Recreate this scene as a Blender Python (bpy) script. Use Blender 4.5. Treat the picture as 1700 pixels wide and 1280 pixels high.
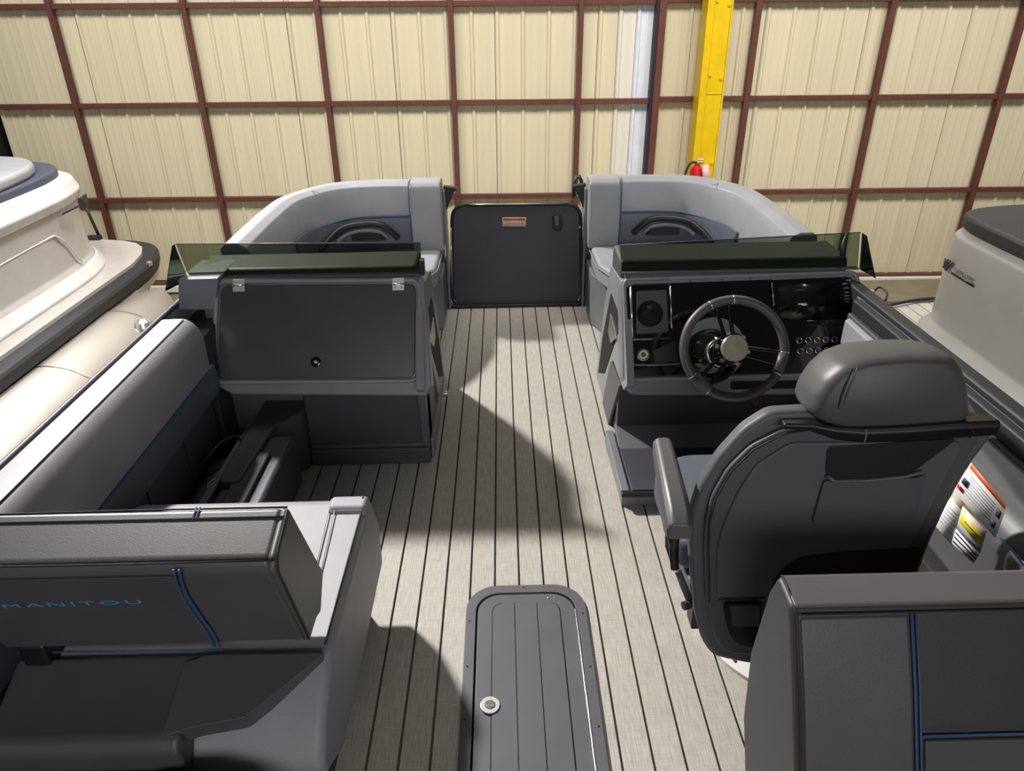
import bpy, bmesh, math, random
from mathutils import Vector, Matrix
random.seed(4)
V = Vector
C = bpy.context.scene.collection
for o in list(bpy.data.objects): bpy.data.objects.remove(o)

# ------------------------------------------------------------------ camera
F, PX, PY, CAMH = 1200.0, 850.0, 640.0, 1.65
Yd = V((828-850, 10-640, F)).normalized()
s_ = -0.021
Xd = V((1, s_, -(Yd[0]+s_*Yd[1])/Yd[2])).normalized()
Zd = Yd.cross(Xd)
if Zd[1] > 0: Zd = -Zd
R3 = Matrix((Xd, Yd, Zd))                       # camera (x right, y down, z forward) -> world
CAM = V((0, 0, CAMH))
cam = bpy.data.objects.new('camera', bpy.data.cameras.new('camera')); C.objects.link(cam)
rt, dn, fw = R3.col[0], R3.col[1], R3.col[2]
cam.matrix_world = Matrix(((rt[0], -dn[0], -fw[0], 0), (rt[1], -dn[1], -fw[1], 0), (rt[2], -dn[2], -fw[2], CAMH), (0, 0, 0, 1)))
cam.data.sensor_width = 36; cam.data.lens = 36*F/1700; cam.data.clip_start = .02
bpy.context.scene.camera = cam
S = bpy.context.scene
S.view_settings.view_transform = 'Standard'; S.view_settings.look = 'None'
S.view_settings.gamma = 1; S.view_settings.use_curve_mapping = False
S.view_settings.exposure = 0.0

# ------------------------------------------------------------------ world and lamps
w = bpy.data.worlds.new('hall_light'); S.world = w; w.use_nodes = True
bg = w.node_tree.nodes['Background']; bg.inputs[0].default_value = (0.93, 0.95, 1.0, 1); bg.inputs[1].default_value = 0.05

def area(name, loc, target, size, power, col=(1, 1, 1), sizey=None):
    l = bpy.data.lights.new(name, 'AREA'); l.energy = power; l.color = col; l.size = size
    if sizey: l.shape = 'RECTANGLE'; l.size_y = sizey
    o = bpy.data.objects.new(name, l); C.objects.link(o); o.location = loc
    o.rotation_euler = (V(target)-V(loc)).to_track_quat('-Z', 'Y').to_euler()
    return o
lk = area('hall_lamp_bow', (-3.95, 6.4, 5.2), (0.5, 0.7, 0), .42, 146, (1.0, .965, .92)); lk.data.spread = math.radians(66)
lp = area('port_boat_fill', (-1.2, 5.6, 5.4), (-3.4, 3.8, .2), .8, 48, (1.0, .97, .95)); lp.data.spread = math.radians(60)  # added fill, aimed to brighten the left boat
area('stern_fill', (0.3, -4.6, 3.0), (0.2, 2.0, .8), 4.0, 140, (1.0, .98, .96), 1.5)  # added fill from astern to lift the aft-facing surfaces
lw = area('wall_fill', (0.4, 3.6, 5.0), (0.4, 7.2, 0.2), 12.0, 250, (1.0, .95, .87), 1.2); lw.data.spread = math.radians(95)  # wide fill added to light the back wall evenly
ls = area('starboard_boat_fill', (2.6, 5.6, 5.4), (3.4, 2.8, .2), 1.0, 30, (1.0, .97, .95)); ls.data.spread = math.radians(60)  # added fill, aimed to brighten the right boat

# ------------------------------------------------------------------ pixel -> point on a real plane
def ray(px, py): return R3 @ V((px-PX, py-PY, F))
def at_y(px, py, Y): d = ray(px, py); return CAM + d*(Y/d[1])
def at_x(px, py, X): d = ray(px, py); return CAM + d*(X/d[0])
def at_z(px, py, Z): d = ray(px, py); return CAM + d*((Z-CAMH)/d[2])
def at_p(px, py, P, N): d = ray(px, py); N = V(N); return CAM + d*((V(P)-CAM).dot(N)/d.dot(N))

# ------------------------------------------------------------------ materials
def srgb(c):
    return tuple((x/12.92 if x <= .04045 else ((x+.055)/1.055)**2.4) for x in [v/255 for v in c]) + (1,)
MATS = {}
def mat(name, col, rough=.5, metal=0, bump=0, bscale=300, var=.06, vscale=8, coat=0, spec=.5, stretch=None):
    m = bpy.data.materials.new(name); m.use_nodes = True; nt = m.node_tree; b = nt.nodes['Principled BSDF']
    b.inputs['Roughness'].default_value = rough; b.inputs['Metallic'].default_value = metal
    b.inputs['Coat Weight'].default_value = coat; b.inputs['Specular IOR Level'].default_value = spec
    c = srgb(col)
    tc = nt.nodes.new('ShaderNodeTexCoord'); mp = nt.nodes.new('ShaderNodeMapping')
    nt.links.new(tc.outputs['Object'], mp.inputs[0])
    if stretch: mp.inputs['Scale'].default_value = stretch
    n = nt.nodes.new('ShaderNodeTexNoise'); n.inputs['Scale'].default_value = vscale; n.inputs['Detail'].default_value = 4
    nt.links.new(mp.outputs[0], n.inputs[0])
    r = nt.nodes.new('ShaderNodeValToRGB')
    r.color_ramp.elements[0].position = .3; r.color_ramp.elements[1].position = .7
    r.color_ramp.elements[0].color = tuple(x*(1-var) for x in c[:3])+(1,)
    r.color_ramp.elements[1].color = tuple(min(1, x*(1+var)) for x in c[:3])+(1,)
    nt.links.new(n.outputs['Fac'], r.inputs[0]); nt.links.new(r.outputs[0], b.inputs['Base Color'])
    if bump:
        n2 = nt.nodes.new('ShaderNodeTexNoise'); n2.inputs['Scale'].default_value = bscale; n2.inputs['Detail'].default_value = 2
        nt.links.new(tc.outputs['Object'], n2.inputs[0])
        bp = nt.nodes.new('ShaderNodeBump'); bp.inputs['Strength'].default_value = bump; bp.inputs['Distance'].default_value = .002
        nt.links.new(n2.outputs['Fac'], bp.inputs['Height']); nt.links.new(bp.outputs[0], b.inputs['Normal'])
    MATS[name] = m; return m
mat('leather_light', (150, 148, 156), .5, bump=.25, bscale=450)
mat('leather_mid', (154, 156, 162), .45, bump=.25, bscale=450)
mat('leather_slate', (92, 97, 108), .45, bump=.25, bscale=450)
mat('leather_dark', (88, 86, 88), .42, bump=.14, bscale=420)
mat('leather_black', (82, 82, 84), .45, bump=.14, bscale=420)
mat('leather_shaded', (58, 58, 61), .5, bump=.14, bscale=420)  # darker leather, with the shade on the rear seat's side put into its colour
mat('leather_warm', (96, 93, 94), .42, bump=.14, bscale=420)
mat('seam', (40, 40, 44), .7)
mat('blue_letter', (84, 150, 215), .5)
mat('blue_thread', (58, 92, 138), .6)
mat('plastic_grey', (122, 124, 130), .4, bump=.15, bscale=600)
mat('plastic_frame', (140, 142, 146), .35)
mat('plastic_char', (86, 86, 92), .5, bump=.15, bscale=600)
mat('plastic_dark', (64, 64, 73), .5, bump=.15, bscale=600)
mat('plastic_black', (26, 26, 29), .4, bump=.1, bscale=600)
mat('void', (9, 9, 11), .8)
mat('gloss_black', (10, 10, 11), .09, coat=.6, var=.2)
mat('screen', (16, 20, 16), .12, var=.3, vscale=3)
mat('chrome', (222, 222, 224), .2, .85)
mat('bright_steel', (226, 224, 218), .3, .45)
mat('hub_metal', (206, 198, 174), .32, .55)
mat('steel', (190, 185, 172), .28, 1, stretch=(1, 30, 1))
mat('rubber', (38, 39, 44), .55)
mat('rubber_lt', (70, 73, 82), .5)
mat('aluminium', (188, 182, 176), .45, .75, bump=.08, bscale=12, vscale=3)
mat('gel_white', (228, 226, 226), .25, coat=.3)
mat('gel_beige', (192, 188, 184), .3, coat=.3)
mat('gel_silver', (150, 149, 148), .3, coat=.3, var=.03)
mat('navy', (68, 74, 92), .5)
mat('white', (235, 233, 228), .5)
mat('orange', (215, 105, 45), .5)
mat('label_yellow', (215, 205, 40), .5)
mat('label_cream', (232, 214, 196), .5)
mat('ink', (40, 42, 60), .6)
mat('ink_soft', (140, 145, 165), .6)
mat('girt_red', (98, 56, 48), .6, var=.15, vscale=14, bump=.3, bscale=60)
mat('door_edge', (34, 34, 46), .6)
mat('sheet_cream', (218, 209, 181), .55, var=.04, vscale=1.6, stretch=(6, 1, .4))
mat('sheet_pale_daylit', (226, 222, 210), .5, var=.05, vscale=2, stretch=(6, 1, .4))  # translucent sheet beside the door gap, leaking daylight put into its pale tone
mat('sheet_white_daylit', (225, 228, 240), .5)  # translucent sheet, bluish white painted for the daylight leaking through
mat('yellow_paint', (232, 196, 6), .4, var=.08, vscale=9, bump=.2, bscale=30)
mat('concrete', (172, 160, 136), .8, var=.14, vscale=5, bump=.3, bscale=80)
mat('dark_wall', (24, 30, 36), .7)
mat('red', (196, 26, 40), .35)
mat('pink', (236, 196, 196), .5)
mat('brass', (170, 160, 120), .35, .8)
mat('deck_base', (84, 82, 80), .8)

def woven(name, c1, c2, c3):
    m = bpy.data.materials.new(name); m.use_nodes = True; nt = m.node_tree; b = nt.nodes['Principled BSDF']
    b.inputs['Roughness'].default_value = .62
    tc = nt.nodes.new('ShaderNodeTexCoord')
    def noise(sc, scale, det=2):
        mp = nt.nodes.new('ShaderNodeMapping'); mp.inputs['Scale'].default_value = sc
        n = nt.nodes.new('ShaderNodeTexNoise'); n.inputs['Scale'].default_value = scale; n.inputs['Detail'].default_value = det
        nt.links.new(tc.outputs['Object'], mp.inputs[0]); nt.links.new(mp.outputs[0], n.inputs[0]); return n.outputs['Fac']
    a = noise((1, .05, 1), 320); bb = noise((.06, 1, 1), 300); cc = noise((1, 1, 1), 3.0, 3)
    def mixc(f, x, y):
        k = nt.nodes.new('ShaderNodeMix'); k.data_type = 'RGBA'
        r = nt.nodes.new('ShaderNodeMapRange'); r.inputs[1].default_value = .36; r.inputs[2].default_value = .64
        nt.links.new(f, r.inputs[0]); nt.links.new(r.outputs[0], k.inputs[0])
        for i, q in ((6, x), (7, y)):
            if isinstance(q, tuple): k.inputs[i].default_value = q
            else: nt.links.new(q, k.inputs[i])
        return k.outputs[2]
    x = mixc(a, srgb(c1), srgb(c2)); y = mixc(bb, srgb(c2), srgb(c3))
    k = nt.nodes.new('ShaderNodeMix'); k.data_type = 'RGBA'; k.inputs[0].default_value = .5
    nt.links.new(x, k.inputs[6]); nt.links.new(y, k.inputs[7])
    k2 = nt.nodes.new('ShaderNodeMix'); k2.data_type = 'RGBA'; k2.blend_type = 'MULTIPLY'; k2.inputs[0].default_value = .35
    nt.links.new(k.outputs[2], k2.inputs[6])
    nt.links.new(mixc(cc, (.84, .85, .87, 1), (1, .99, .96, 1)), k2.inputs[7])
    nt.links.new(k2.outputs[2], b.inputs['Base Color'])
    bp = nt.nodes.new('ShaderNodeBump'); bp.inputs['Strength'].default_value = .35; bp.inputs['Distance'].default_value = .002
    ad = nt.nodes.new('ShaderNodeMath'); nt.links.new(a, ad.inputs[0]); nt.links.new(bb, ad.inputs[1])
    nt.links.new(ad.outputs[0], bp.inputs['Height']); nt.links.new(bp.outputs[0], b.inputs['Normal'])
    MATS[name] = m
woven('woven_vinyl', (134, 132, 128), (186, 181, 170), (206, 201, 189))

def mesh_panel_mat():
    m = mat('perforated', (68, 68, 71), .3, coat=.15)
    nt = m.node_tree; b = nt.nodes['Principled BSDF']; tc = nt.nodes.new('ShaderNodeTexCoord')
    v = nt.nodes.new('ShaderNodeTexBrick'); v.inputs['Scale'].default_value = 60
    mp = nt.nodes.new('ShaderNodeMapping'); mp.inputs['Rotation'].default_value = (math.radians(62), 0, 0)
    v.inputs['Color1'].default_value = (.2, .2, .2, 1); v.inputs['Color2'].default_value = (1, 1, 1, 1); v.inputs['Mortar'].default_value = (0, 0, 0, 1)
    nt.links.new(tc.outputs['Object'], mp.inputs[0]); nt.links.new(mp.outputs[0], v.inputs[0])
    bp = nt.nodes.new('ShaderNodeBump'); bp.inputs['Strength'].default_value = .5; bp.inputs['Distance'].default_value = .002
    nt.links.new(v.outputs['Color'], bp.inputs['Height']); nt.links.new(bp.outputs[0], b.inputs['Normal'])
mesh_panel_mat()
def tint():
    m = bpy.data.materials.new('tinted_acrylic'); m.use_nodes = True; nt = m.node_tree
    nt.nodes.remove(nt.nodes['Principled BSDF']); out = nt.nodes['Material Output']
    t = nt.nodes.new('ShaderNodeBsdfTransparent'); t.inputs[0].default_value = srgb((188, 196, 186))
    g = nt.nodes.new('ShaderNodeBsdfGlossy'); g.inputs[0].default_value = (.8, .85, .78, 1); g.inputs['Roughness'].default_value = .06
    f = nt.nodes.new('ShaderNodeFresnel'); f.inputs[0].default_value = 1.45
    mx = nt.nodes.new('ShaderNodeMixShader')
    nt.links.new(f.outputs[0], mx.inputs[0]); nt.links.new(t.outputs[0], mx.inputs[1]); nt.links.new(g.outputs[0], mx.inputs[2])
    nt.links.new(mx.outputs[0], out.inputs[0]); MATS['tint'] = m
tint()

# ------------------------------------------------------------------ builders
def tag(o, label=None, cat=None, group=None, kind=None):
    for k, v in (('label', label), ('category', cat), ('group', group), ('kind', kind)):
        if v: o[k] = v
    return o
def thing(name, loc, label, cat, group=None):
    o = bpy.data.objects.new(name, None); C.objects.link(o); o.location = loc; o.empty_display_size = .05
    return tag(o, label, cat, group)
def link(name, me, m, parent=None, bev=0, seg=3, smooth=True, sub=0):
    """authored in world coordinates; a child of an Empty is offset back by the Empty's place"""
    o = bpy.data.objects.new(name, me); C.objects.link(o)
    if m: me.materials.append(MATS[m])
    if parent:
        o.parent = parent
        if parent.type == 'EMPTY': o.location = -parent.location
    if bev:
        b = o.modifiers.new('Bevel', 'BEVEL'); b.width = bev; b.segments = seg; b.limit_method = 'ANGLE'; b.angle_limit = math.radians(28); b.harden_normals = True
    if sub:
        b = o.modifiers.new('Sub', 'SUBSURF'); b.levels = b.render_levels = sub
    if smooth:
        for p in me.polygons: p.use_smooth = True
    return o
def prism_me(pts, ex):
    """solid from a planar outline pushed along ex"""
    me = bpy.data.meshes.new('m'); n = len(pts); pts = [V(p) for p in pts]; ex = V(ex)
    nrm = V((0, 0, 0))
    for i in range(n):
        a, b = pts[i], pts[(i+1) % n]; nrm += a.cross(b)
    if nrm.dot(ex) > 0: pts = pts[::-1]
    vs = pts + [p+ex for p in pts]
    fs = [tuple(range(n)), tuple(range(2*n-1, n-1, -1))] + [(i, i+n, (i+1) % n+n, (i+1) % n)[::1] for i in range(n)]
    me.from_pydata([tuple(v) for v in vs], [], fs)
    bm = bmesh.new(); bm.from_mesh(me); bmesh.ops.recalc_face_normals(bm, faces=bm.faces); bm.to_mesh(me); bm.free()
    return me
def prism(name, pts, ex, m, parent=None, bev=.004, seg=3): return link(name, prism_me(pts, ex), m, parent, bev, seg)
def yz(name, prof, x0, x1, m, parent=None, bev=.01, seg=4): return prism(name, [(x0, y, z) for y, z in prof], (x1-x0, 0, 0), m, parent, bev, seg)
def xz(name, prof, y0, y1, m, parent=None, bev=.01, seg=4): return prism(name, [(x, y0, z) for x, z in prof], (0, y1-y0, 0), m, parent, bev, seg)
def xy(name, prof, z0, z1, m, parent=None, bev=.01, seg=4): return prism(name, [(x, y, z0) for x, y in prof], (0, 0, z1-z0), m, parent, bev, seg)
def box(name, a, b, m, parent=None, bev=.004, seg=2):
    return xy(name, [(a[0], a[1]), (b[0], a[1]), (b[0], b[1]), (a[0], b[1])], a[2], b[2], m, parent, bev, seg)
def plate(name, px, P, N, th, m, parent=None, bev=.003, seg=2, lift=0):
    """outline read off the photo, laid on the real plane (P, N); thickness goes away from the viewer"""
    N = V(N).normalized(); P = V(P)+N*lift
    return prism(name, [at_p(x, y, P, N) for x, y in px], -N*th, m, parent, bev, seg)
def spline(pts, k=6, closed=False):
    pts = [V(p) for p in pts]; n = len(pts); out = []
    for i in range(n if closed else n-1):
        g = (lambda j: pts[j % n]) if closed else (lambda j: pts[max(0, min(n-1, j))])
        p0, p1, p2, p3 = g(i-1), g(i), g(i+1), g(i+2)
        for q in range(k):
            t = q/k; out.append(.5*((2*p1)+(p2-p0)*t+(2*p0-5*p1+4*p2-p3)*t*t+(3*p1-p0-3*p2+p3)*t**3))
    if not closed: out.append(pts[-1])
    return out
def tube_me(pts, r, closed=False, n=8, up=(0, 0, 1)):
    pts = [V(p) for p in pts]; N = len(pts); vs = []; fs = []
    prev = None
    for i, p in enumerate(pts):
        a = pts[(i-1) % N] if (closed or i) else p; b = pts[(i+1) % N] if (closed or i < N-1) else p
        t = (b-a).normalized()
        u = prev if prev is not None else V(up)
        u = (u - t*u.dot(t))
        if u.length < 1e-4: u = V((1, 0, 0)) - t*t[0]
        u.normalize(); prev = u; w_ = t.cross(u)
        rr = r[i] if isinstance(r, (list, tuple)) else r
        for k in range(n):
            an = 2*math.pi*k/n; vs.append(tuple(p+(u*math.cos(an)+w_*math.sin(an))*rr))
    for i in range(N if closed else N-1):
        j = (i+1) % N
        for k in range(n): fs.append((i*n+k, j*n+k, j*n+(k+1) % n, i*n+(k+1) % n))
    if not closed: fs += [tuple(range(n-1, -1, -1)), tuple(range((N-1)*n, N*n))]
    me = bpy.data.meshes.new('m'); me.from_pydata(vs, [], fs)
    bm = bmesh.new(); bm.from_mesh(me); bmesh.ops.recalc_face_normals(bm, faces=bm.faces); bm.to_mesh(me); bm.free()
    return me
def tube(name, pts, r, m, parent=None, closed=False, n=8): return link(name, tube_me(pts, r, closed, n), m, parent)
def loft(name, rings, m, parent=None, bev=0, closed=True, seg=3, cap=True):
    """rings: lists of equally many points"""
    n = len(rings[0]); vs = [tuple(p) for r in rings for p in r]; fs = []
    for i in range(len(rings)-1):
        for k in range(n if closed else n-1): fs.append((i*n+k, i*n+(k+1) % n, (i+1)*n+(k+1) % n, (i+1)*n+k))
    if closed and cap: fs += [tuple(range(n)), tuple(range(len(rings)*n-1, (len(rings)-1)*n-1, -1))]
    me = bpy.data.meshes.new('m'); me.from_pydata(vs, [], fs)
    bm = bmesh.new(); bm.from_mesh(me); bmesh.ops.recalc_face_normals(bm, faces=bm.faces); bm.to_mesh(me); bm.free()
    return link(name, me, m, parent, bev, seg)
def disc(name, c, N, r, h, m, parent=None, n=24, bev=.001, r2=None):
    """short cylinder / cone whose base centre is c, growing along N"""
    N = V(N).normalized(); u = N.orthogonal().normalized(); v = N.cross(u); c = V(c)
    r2 = r if r2 is None else r2
    a = [c+(u*math.cos(t)+v*math.sin(t))*r for t in [2*math.pi*k/n for k in range(n)]]
    b = [c+N*h+(u*math.cos(t)+v*math.sin(t))*r2 for t in [2*math.pi*k/n for k in range(n)]]
    return loft(name, [a, b], m, parent, bev, seg=2)
def lathe(name, c, N, prof, m, parent=None, n=28):
    N = V(N).normalized(); u = N.orthogonal().normalized(); v = N.cross(u); c = V(c)
    rings = [[c+N*h+(u*math.cos(2*math.pi*k/n)+v*math.sin(2*math.pi*k/n))*max(r, 1e-4) for k in range(n)] for r, h in prof]
    return loft(name, rings, m, parent, bev=.0008)
def rrect(x0, y0, x1, y1, r, k=5):
    out = []
    for cx, cy, a0 in ((x1-r, y0+r, -90), (x1-r, y1-r, 0), (x0+r, y1-r, 90), (x0+r, y0+r, 180)):
        for i in range(k+1):
            a = math.radians(a0+90*i/k); out.append((cx+r*math.cos(a), cy+r*math.sin(a)))
    return out
def round_poly(pts, r, k=5):
    """round the corners of a 2-D outline"""
    out = []; n = len(pts); pts = [V((p[0], p[1], 0)) for p in pts]
    for i in range(n):
        a, b, c = pts[i-1], pts[i], pts[(i+1) % n]
        rr = min(r, (a-b).length*.45, (c-b).length*.45)
        p = b+(a-b).normalized()*rr; q = b+(c-b).normalized()*rr
        for j in range(k+1):
            t = j/k; o = p*(1-t)**2+b*2*t*(1-t)+q*t*t; out.append((o[0], o[1]))
    return out
def text(name, body, origin, xdir, ydir, height, m, parent, spacing=1.0, xs=1.0, thick=.0008):
    cu = bpy.data.curves.new('t', 'FONT'); cu.body = body; cu.size = 1; cu.space_character = spacing; cu.extrude = 0; cu.resolution_u = 3
    tmp = bpy.data.objects.new('t', cu); C.objects.link(tmp)
    me = bpy.data.meshes.new_from_object(tmp.evaluated_get(bpy.context.evaluated_depsgraph_get())); bpy.data.objects.remove(tmp)
    xd, yd = V(xdir).normalized(), V(ydir).normalized(); nd = xd.cross(yd).normalized(); k = height/.72
    for v in me.vertices: c = v.co.copy(); v.co = V(origin)+xd*c[0]*k*xs+yd*c[1]*k+nd*.0006
    me.materials.clear()
    o = link(name, me, m, parent, smooth=False)
    sm = o.modifiers.new('Solid', 'SOLIDIFY'); sm.thickness = thick; sm.offset = 0
    return o

CX0 = 0.07                                                # centreline of the boat
PORT, STBD = -1.24, 1.38

# ================================================================== SETTING
tag(box('floor', (-7, -2, -1.05), (8, 8.2, -.95), 'concrete', bev=0), kind='structure')
TW = .008
def wp(X, Yw, Z): return V((X + TW*Z, Yw, Z - TW*X))
WY = 7.2
wall = tag(bpy.data.objects.new('wall_back', None), kind='structure'); C.objects.link(wall); wall.location = (0, WY, -.9)
def rib_sheet(name, x0, x1, z0, z1, m, Yw=WY+.06, step=.2325):
    prof = []; x = x0
    k = 0
    while x < x1-1e-4:
        # one major rib then two faint stiffening ribs
        for dx, dy in ((0, 0), (.012, -.018), (.03, -.018), (.042, 0), (.085, 0), (.092, -.003), (.104, -.003), (.111, 0), (.155, 0), (.162, -.003), (.174, -.003), (.181, 0)):
            if x+dx < x1: prof.append((x+dx, dy))
        x += step
    prof.append((x1, 0))
    a = [wp(px, Yw+py, z0) for px, py in prof]; b = [wp(px, Yw+py, z1) for px, py in prof]
    o = loft(name, [a, b], m, wall, closed=False)
    for p in o.data.polygons: p.use_smooth = False
    sm = o.modifiers.new('Solid', 'SOLIDIFY'); sm.thickness = .002
    return o
x = -4.70
while x < 1.0:
    x2 = min(x+.93, 1.06); rib_sheet('wall_sheet', x, x2-.006, -.86, 4.4, 'sheet_cream'); x += .93
rib_sheet('wall_sheet', 1.06, 1.22, -.86, 4.4, 'sheet_pale_daylit')
rib_sheet('wall_sheet', 1.225, 1.375, -.86, 4.4, 'sheet_white_daylit')
x = 1.46
while x < 6.2:
    rib_sheet('wall_sheet', x, x+.924, -.90, 4.4, 'sheet_cream'); x += .93
def wbox(name, x0, x1, z0, z1, y0, y1, m, bev=.003):
    pts = [wp(x0, y0, z0), wp(x1, y0, z0), wp(x1, y0, z1), wp(x0, y0, z1)]
    return prism(name, pts, (0, y1-y0, 0), m, wall, bev, 1)
for gx in (-3.94, -2.775, -1.61, -.44, .715): wbox('wall_post', gx-.024, gx+.024, -.86, 4.4, WY-.03, WY+.03, 'girt_red')
for gx in (1.435,): wbox('wall_post', gx-.03, gx+.035, -.86, 4.4, WY-.04, WY+.03, 'girt_red')
for gx in (2.29, 3.49, 4.68): wbox('wall_post', gx-.027, gx+.027, -.9, 4.4, WY-.03, WY+.03, 'girt_red')
wbox('door_gap', 1.377, 1.404, -.86, 4.4, WY-.035, WY+.05, 'door_edge')
for gz in (1.675, .855, -.015, 2.5, 3.35):
    wbox('girt', -4.68, 1.375, gz-.022, gz+.022, WY-.015, WY+.034, 'girt_red')
    wbox('girt', 1.47, 6.2, gz-.022+.012, gz+.022+.012, WY-.015, WY+.034, 'girt_red')
wbox('sill', -4.7, 6.2, -.96, -.895, WY-.05, WY+.08, 'white')
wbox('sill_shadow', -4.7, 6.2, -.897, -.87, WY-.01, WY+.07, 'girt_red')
tag(box('wall_left', (-4.86, 5.0, -.9), (-4.72, 7.3, 4.4), 'dark_wall', bev=0), kind='structure')
# yellow column
t = thing('steel_column', (1.95, 6.95, -.9), 'tall yellow painted steel column standing in front of the cream wall', 'column')
def colpt(px, py, Y): return at_y(px, py, Y)
box('column_web', (1.835, 6.93, -.9), (1.985, 6.99, 4.4), 'yellow_paint', t, .003)
box('column_flange', (1.775, 6.90, -.9), (1.835, 7.10, 4.4), 'yellow_paint', t, .003)
box('column_flange', (1.985, 6.92, -.9), (2.0, 7.10, 4.4), 'yellow_paint', t, .003)
for z in (.35, 1.08, 1.66, 2.4):
    disc('column_bolt', (1.86, 6.93, z), (0, -1, 0), .014, .012, 'yellow_paint', t, 6)
    disc('column_bolt', (1.965, 6.93, z-.03), (0, -1, 0), .014, .012, 'yellow_paint', t, 6)
for z in (.92, 2.2): box('splice_plate', (1.84, 6.925, z), (1.98, 6.935, z+.006), 'yellow_paint', t, 0)
# fire extinguisher
ex = at_y(1156, 292, 6.84)
t = thing('fire_extinguisher', (ex[0], 6.84, ex[2]-.22), 'red fire extinguisher with black hose hanging on the yellow column', 'fire extinguisher')
lathe('cylinder', (ex[0], 6.84, ex[2]-.22), (0, 0, 1), [(.05, 0), (.062, .01), (.062, .26), (.05, .295), (.022, .32), (.018, .335)], 'red', t)
lathe('instruction_label', (ex[0], 6.84, ex[2]-.16), (0, 0, 1), [(.0632, 0), (.0632, .15)], 'white', t)
lathe('label_band', (ex[0], 6.84, ex[2]-.075), (0, 0, 1), [(.064, 0), (.064, .018)], 'red', t)
box('handle', (ex[0]-.015, 6.81, ex[2]+.11), (ex[0]+.05, 6.86, ex[2]+.135), 'chrome', t)
box('lever', (ex[0]-.015, 6.81, ex[2]+.148), (ex[0]+.06, 6.86, ex[2]+.158), 'chrome', t)
tube('hose', spline([(ex[0], 6.83, ex[2]+.12), (ex[0]-.07, 6.82, ex[2]+.12), (ex[0]-.11, 6.82, ex[2]+.02), (ex[0]-.105, 6.82, ex[2]-.1), (ex[0]-.08, 6.82, ex[2]-.17)]), .011, 'rubber', t)
prism('inspection_tag', [(ex[0]+.02, 6.765, ex[2]+.1), (ex[0]+.075, 6.765, ex[2]+.12), (ex[0]+.12, 6.765, ex[2]+.0), (ex[0]+.09, 6.765, ex[2]-.09), (ex[0]+.05, 6.765, ex[2]-.03)], (0, -.003, 0), 'pink', t, 0)

# ================================================================== DECK
t = thing('boat_deck', (CX0, 2.3, 0), 'light grey woven vinyl boat deck laid in long narrow planks', 'deck')
box('deck_frame', (PORT, -.6, -.12), (STBD, 4.42, -.0075), 'deck_base', t, 0)
k = -16; x = -.051
while True:
    a = x+k*.0787+.003; b = a+.0787-.006
    if a > STBD-.02: break
    a = max(a, PORT+.005); b = min(b, STBD-.005)
    if b-a > .01: box('plank', (a, -.6, -.0075), (b, 4.4, 0), 'woven_vinyl', t, .0015, 1)
    k += 1

# ------------------------------------------------------------------ hatch
HX0, HX1, HY1, HY0 = -.139, .229, 1.748, .55
t = thing('deck_hatch', (.045, 1.2, 0), 'long dark grey deck hatch with rounded end and round chrome latch', 'hatch')
def ringprism(name, o, i, z0, z1, m, parent):
    n = len(o)
    rings = [[(p[0], p[1], z0) for p in o], [(p[0], p[1], z1) for p in o], [(p[0], p[1], z1) for p in i], [(p[0], p[1], z0) for p in i]]
    vs = [q for r in rings for q in r]; fs = []
    for a in range(4):
        b = (a+1) % 4
        for k in range(n): fs.append((a*n+k, a*n+(k+1) % n, b*n+(k+1) % n, b*n+k))
    me = bpy.data.meshes.new('m'); me.from_pydata(vs, [], fs)
    bm = bmesh.new(); bm.from_mesh(me); bmesh.ops.recalc_face_normals(bm, faces=bm.faces); bm.to_mesh(me); bm.free()
    return link(name, me, m, parent, .002, 2)
ringprism('hatch_frame', rrect(HX0, HY0, HX1, HY1, .10, 8), rrect(HX0+.031, HY0+.031, HX1-.031, HY1-.034, .075, 8), 0, .012, 'plastic_char', t)
xy('hatch_well', rrect(HX0+.02, HY0+.02, HX1-.02, HY1-.02, .08, 8), -.0, .003, 'void', t, 0)
lid = xy('hatch_lid', rrect(HX0+.036, HY0+.036, HX1-.036, HY1-.04, .072, 8), .003, .011, 'plastic_char', t, .002)
ins = rrect(HX0+.079, HY0+.08, .1495, HY1-.078, .035, 6)
xy('lid_groove', ins, .0112, .0118, 'void', lid, 0)
xs = [HX0+.081, .010, .079, .148]
for i in range(3):
    a, b = xs[i]+.0012, xs[i+1]-.0012; y1 = HY1-.0795
    if i == 0: pr = round_poly([(a, HY0+.082), (b, HY0+.082), (b, y1), (a, y1)], .001, 1); pr = [(a, HY0+.082), (b, HY0+.082), (b, y1), (a+.032, y1), (a+.012, y1-.008), (a+.003, y1-.02), (a, y1-.034)]
    elif i == 2: pr = [(a, HY0+.082), (b, HY0+.082), (b, y1-.034), (b-.003, y1-.02), (b-.012, y1-.008), (b-.03, y1), (a, y1)]
    else: pr = [(a, HY0+.082), (b, HY0+.082), (b, y1), (a, y1)]
    xy('lid_plank', pr, .0112, .0135, 'plastic_char', lid, .0005, 1)
lt = disc('latch', (-.062, 1.299, .0135), (0, 0, 1), .026, .004, 'bright_steel', t, 28)
disc('latch_centre', (-.062, 1.299, .0172), (0, 0, 1), .014, .002, 'steel', lt, 20)
box('latch_ring_pull', (-.078, 1.294, .019), (-.05, 1.304, .0215), 'chrome', lt, .001)
box('hinge', (HX1-.0355, HY0+.1, .009), (HX1-.031, HY1-.11, .0145), 'chrome', t, .001)
scr = None
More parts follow.
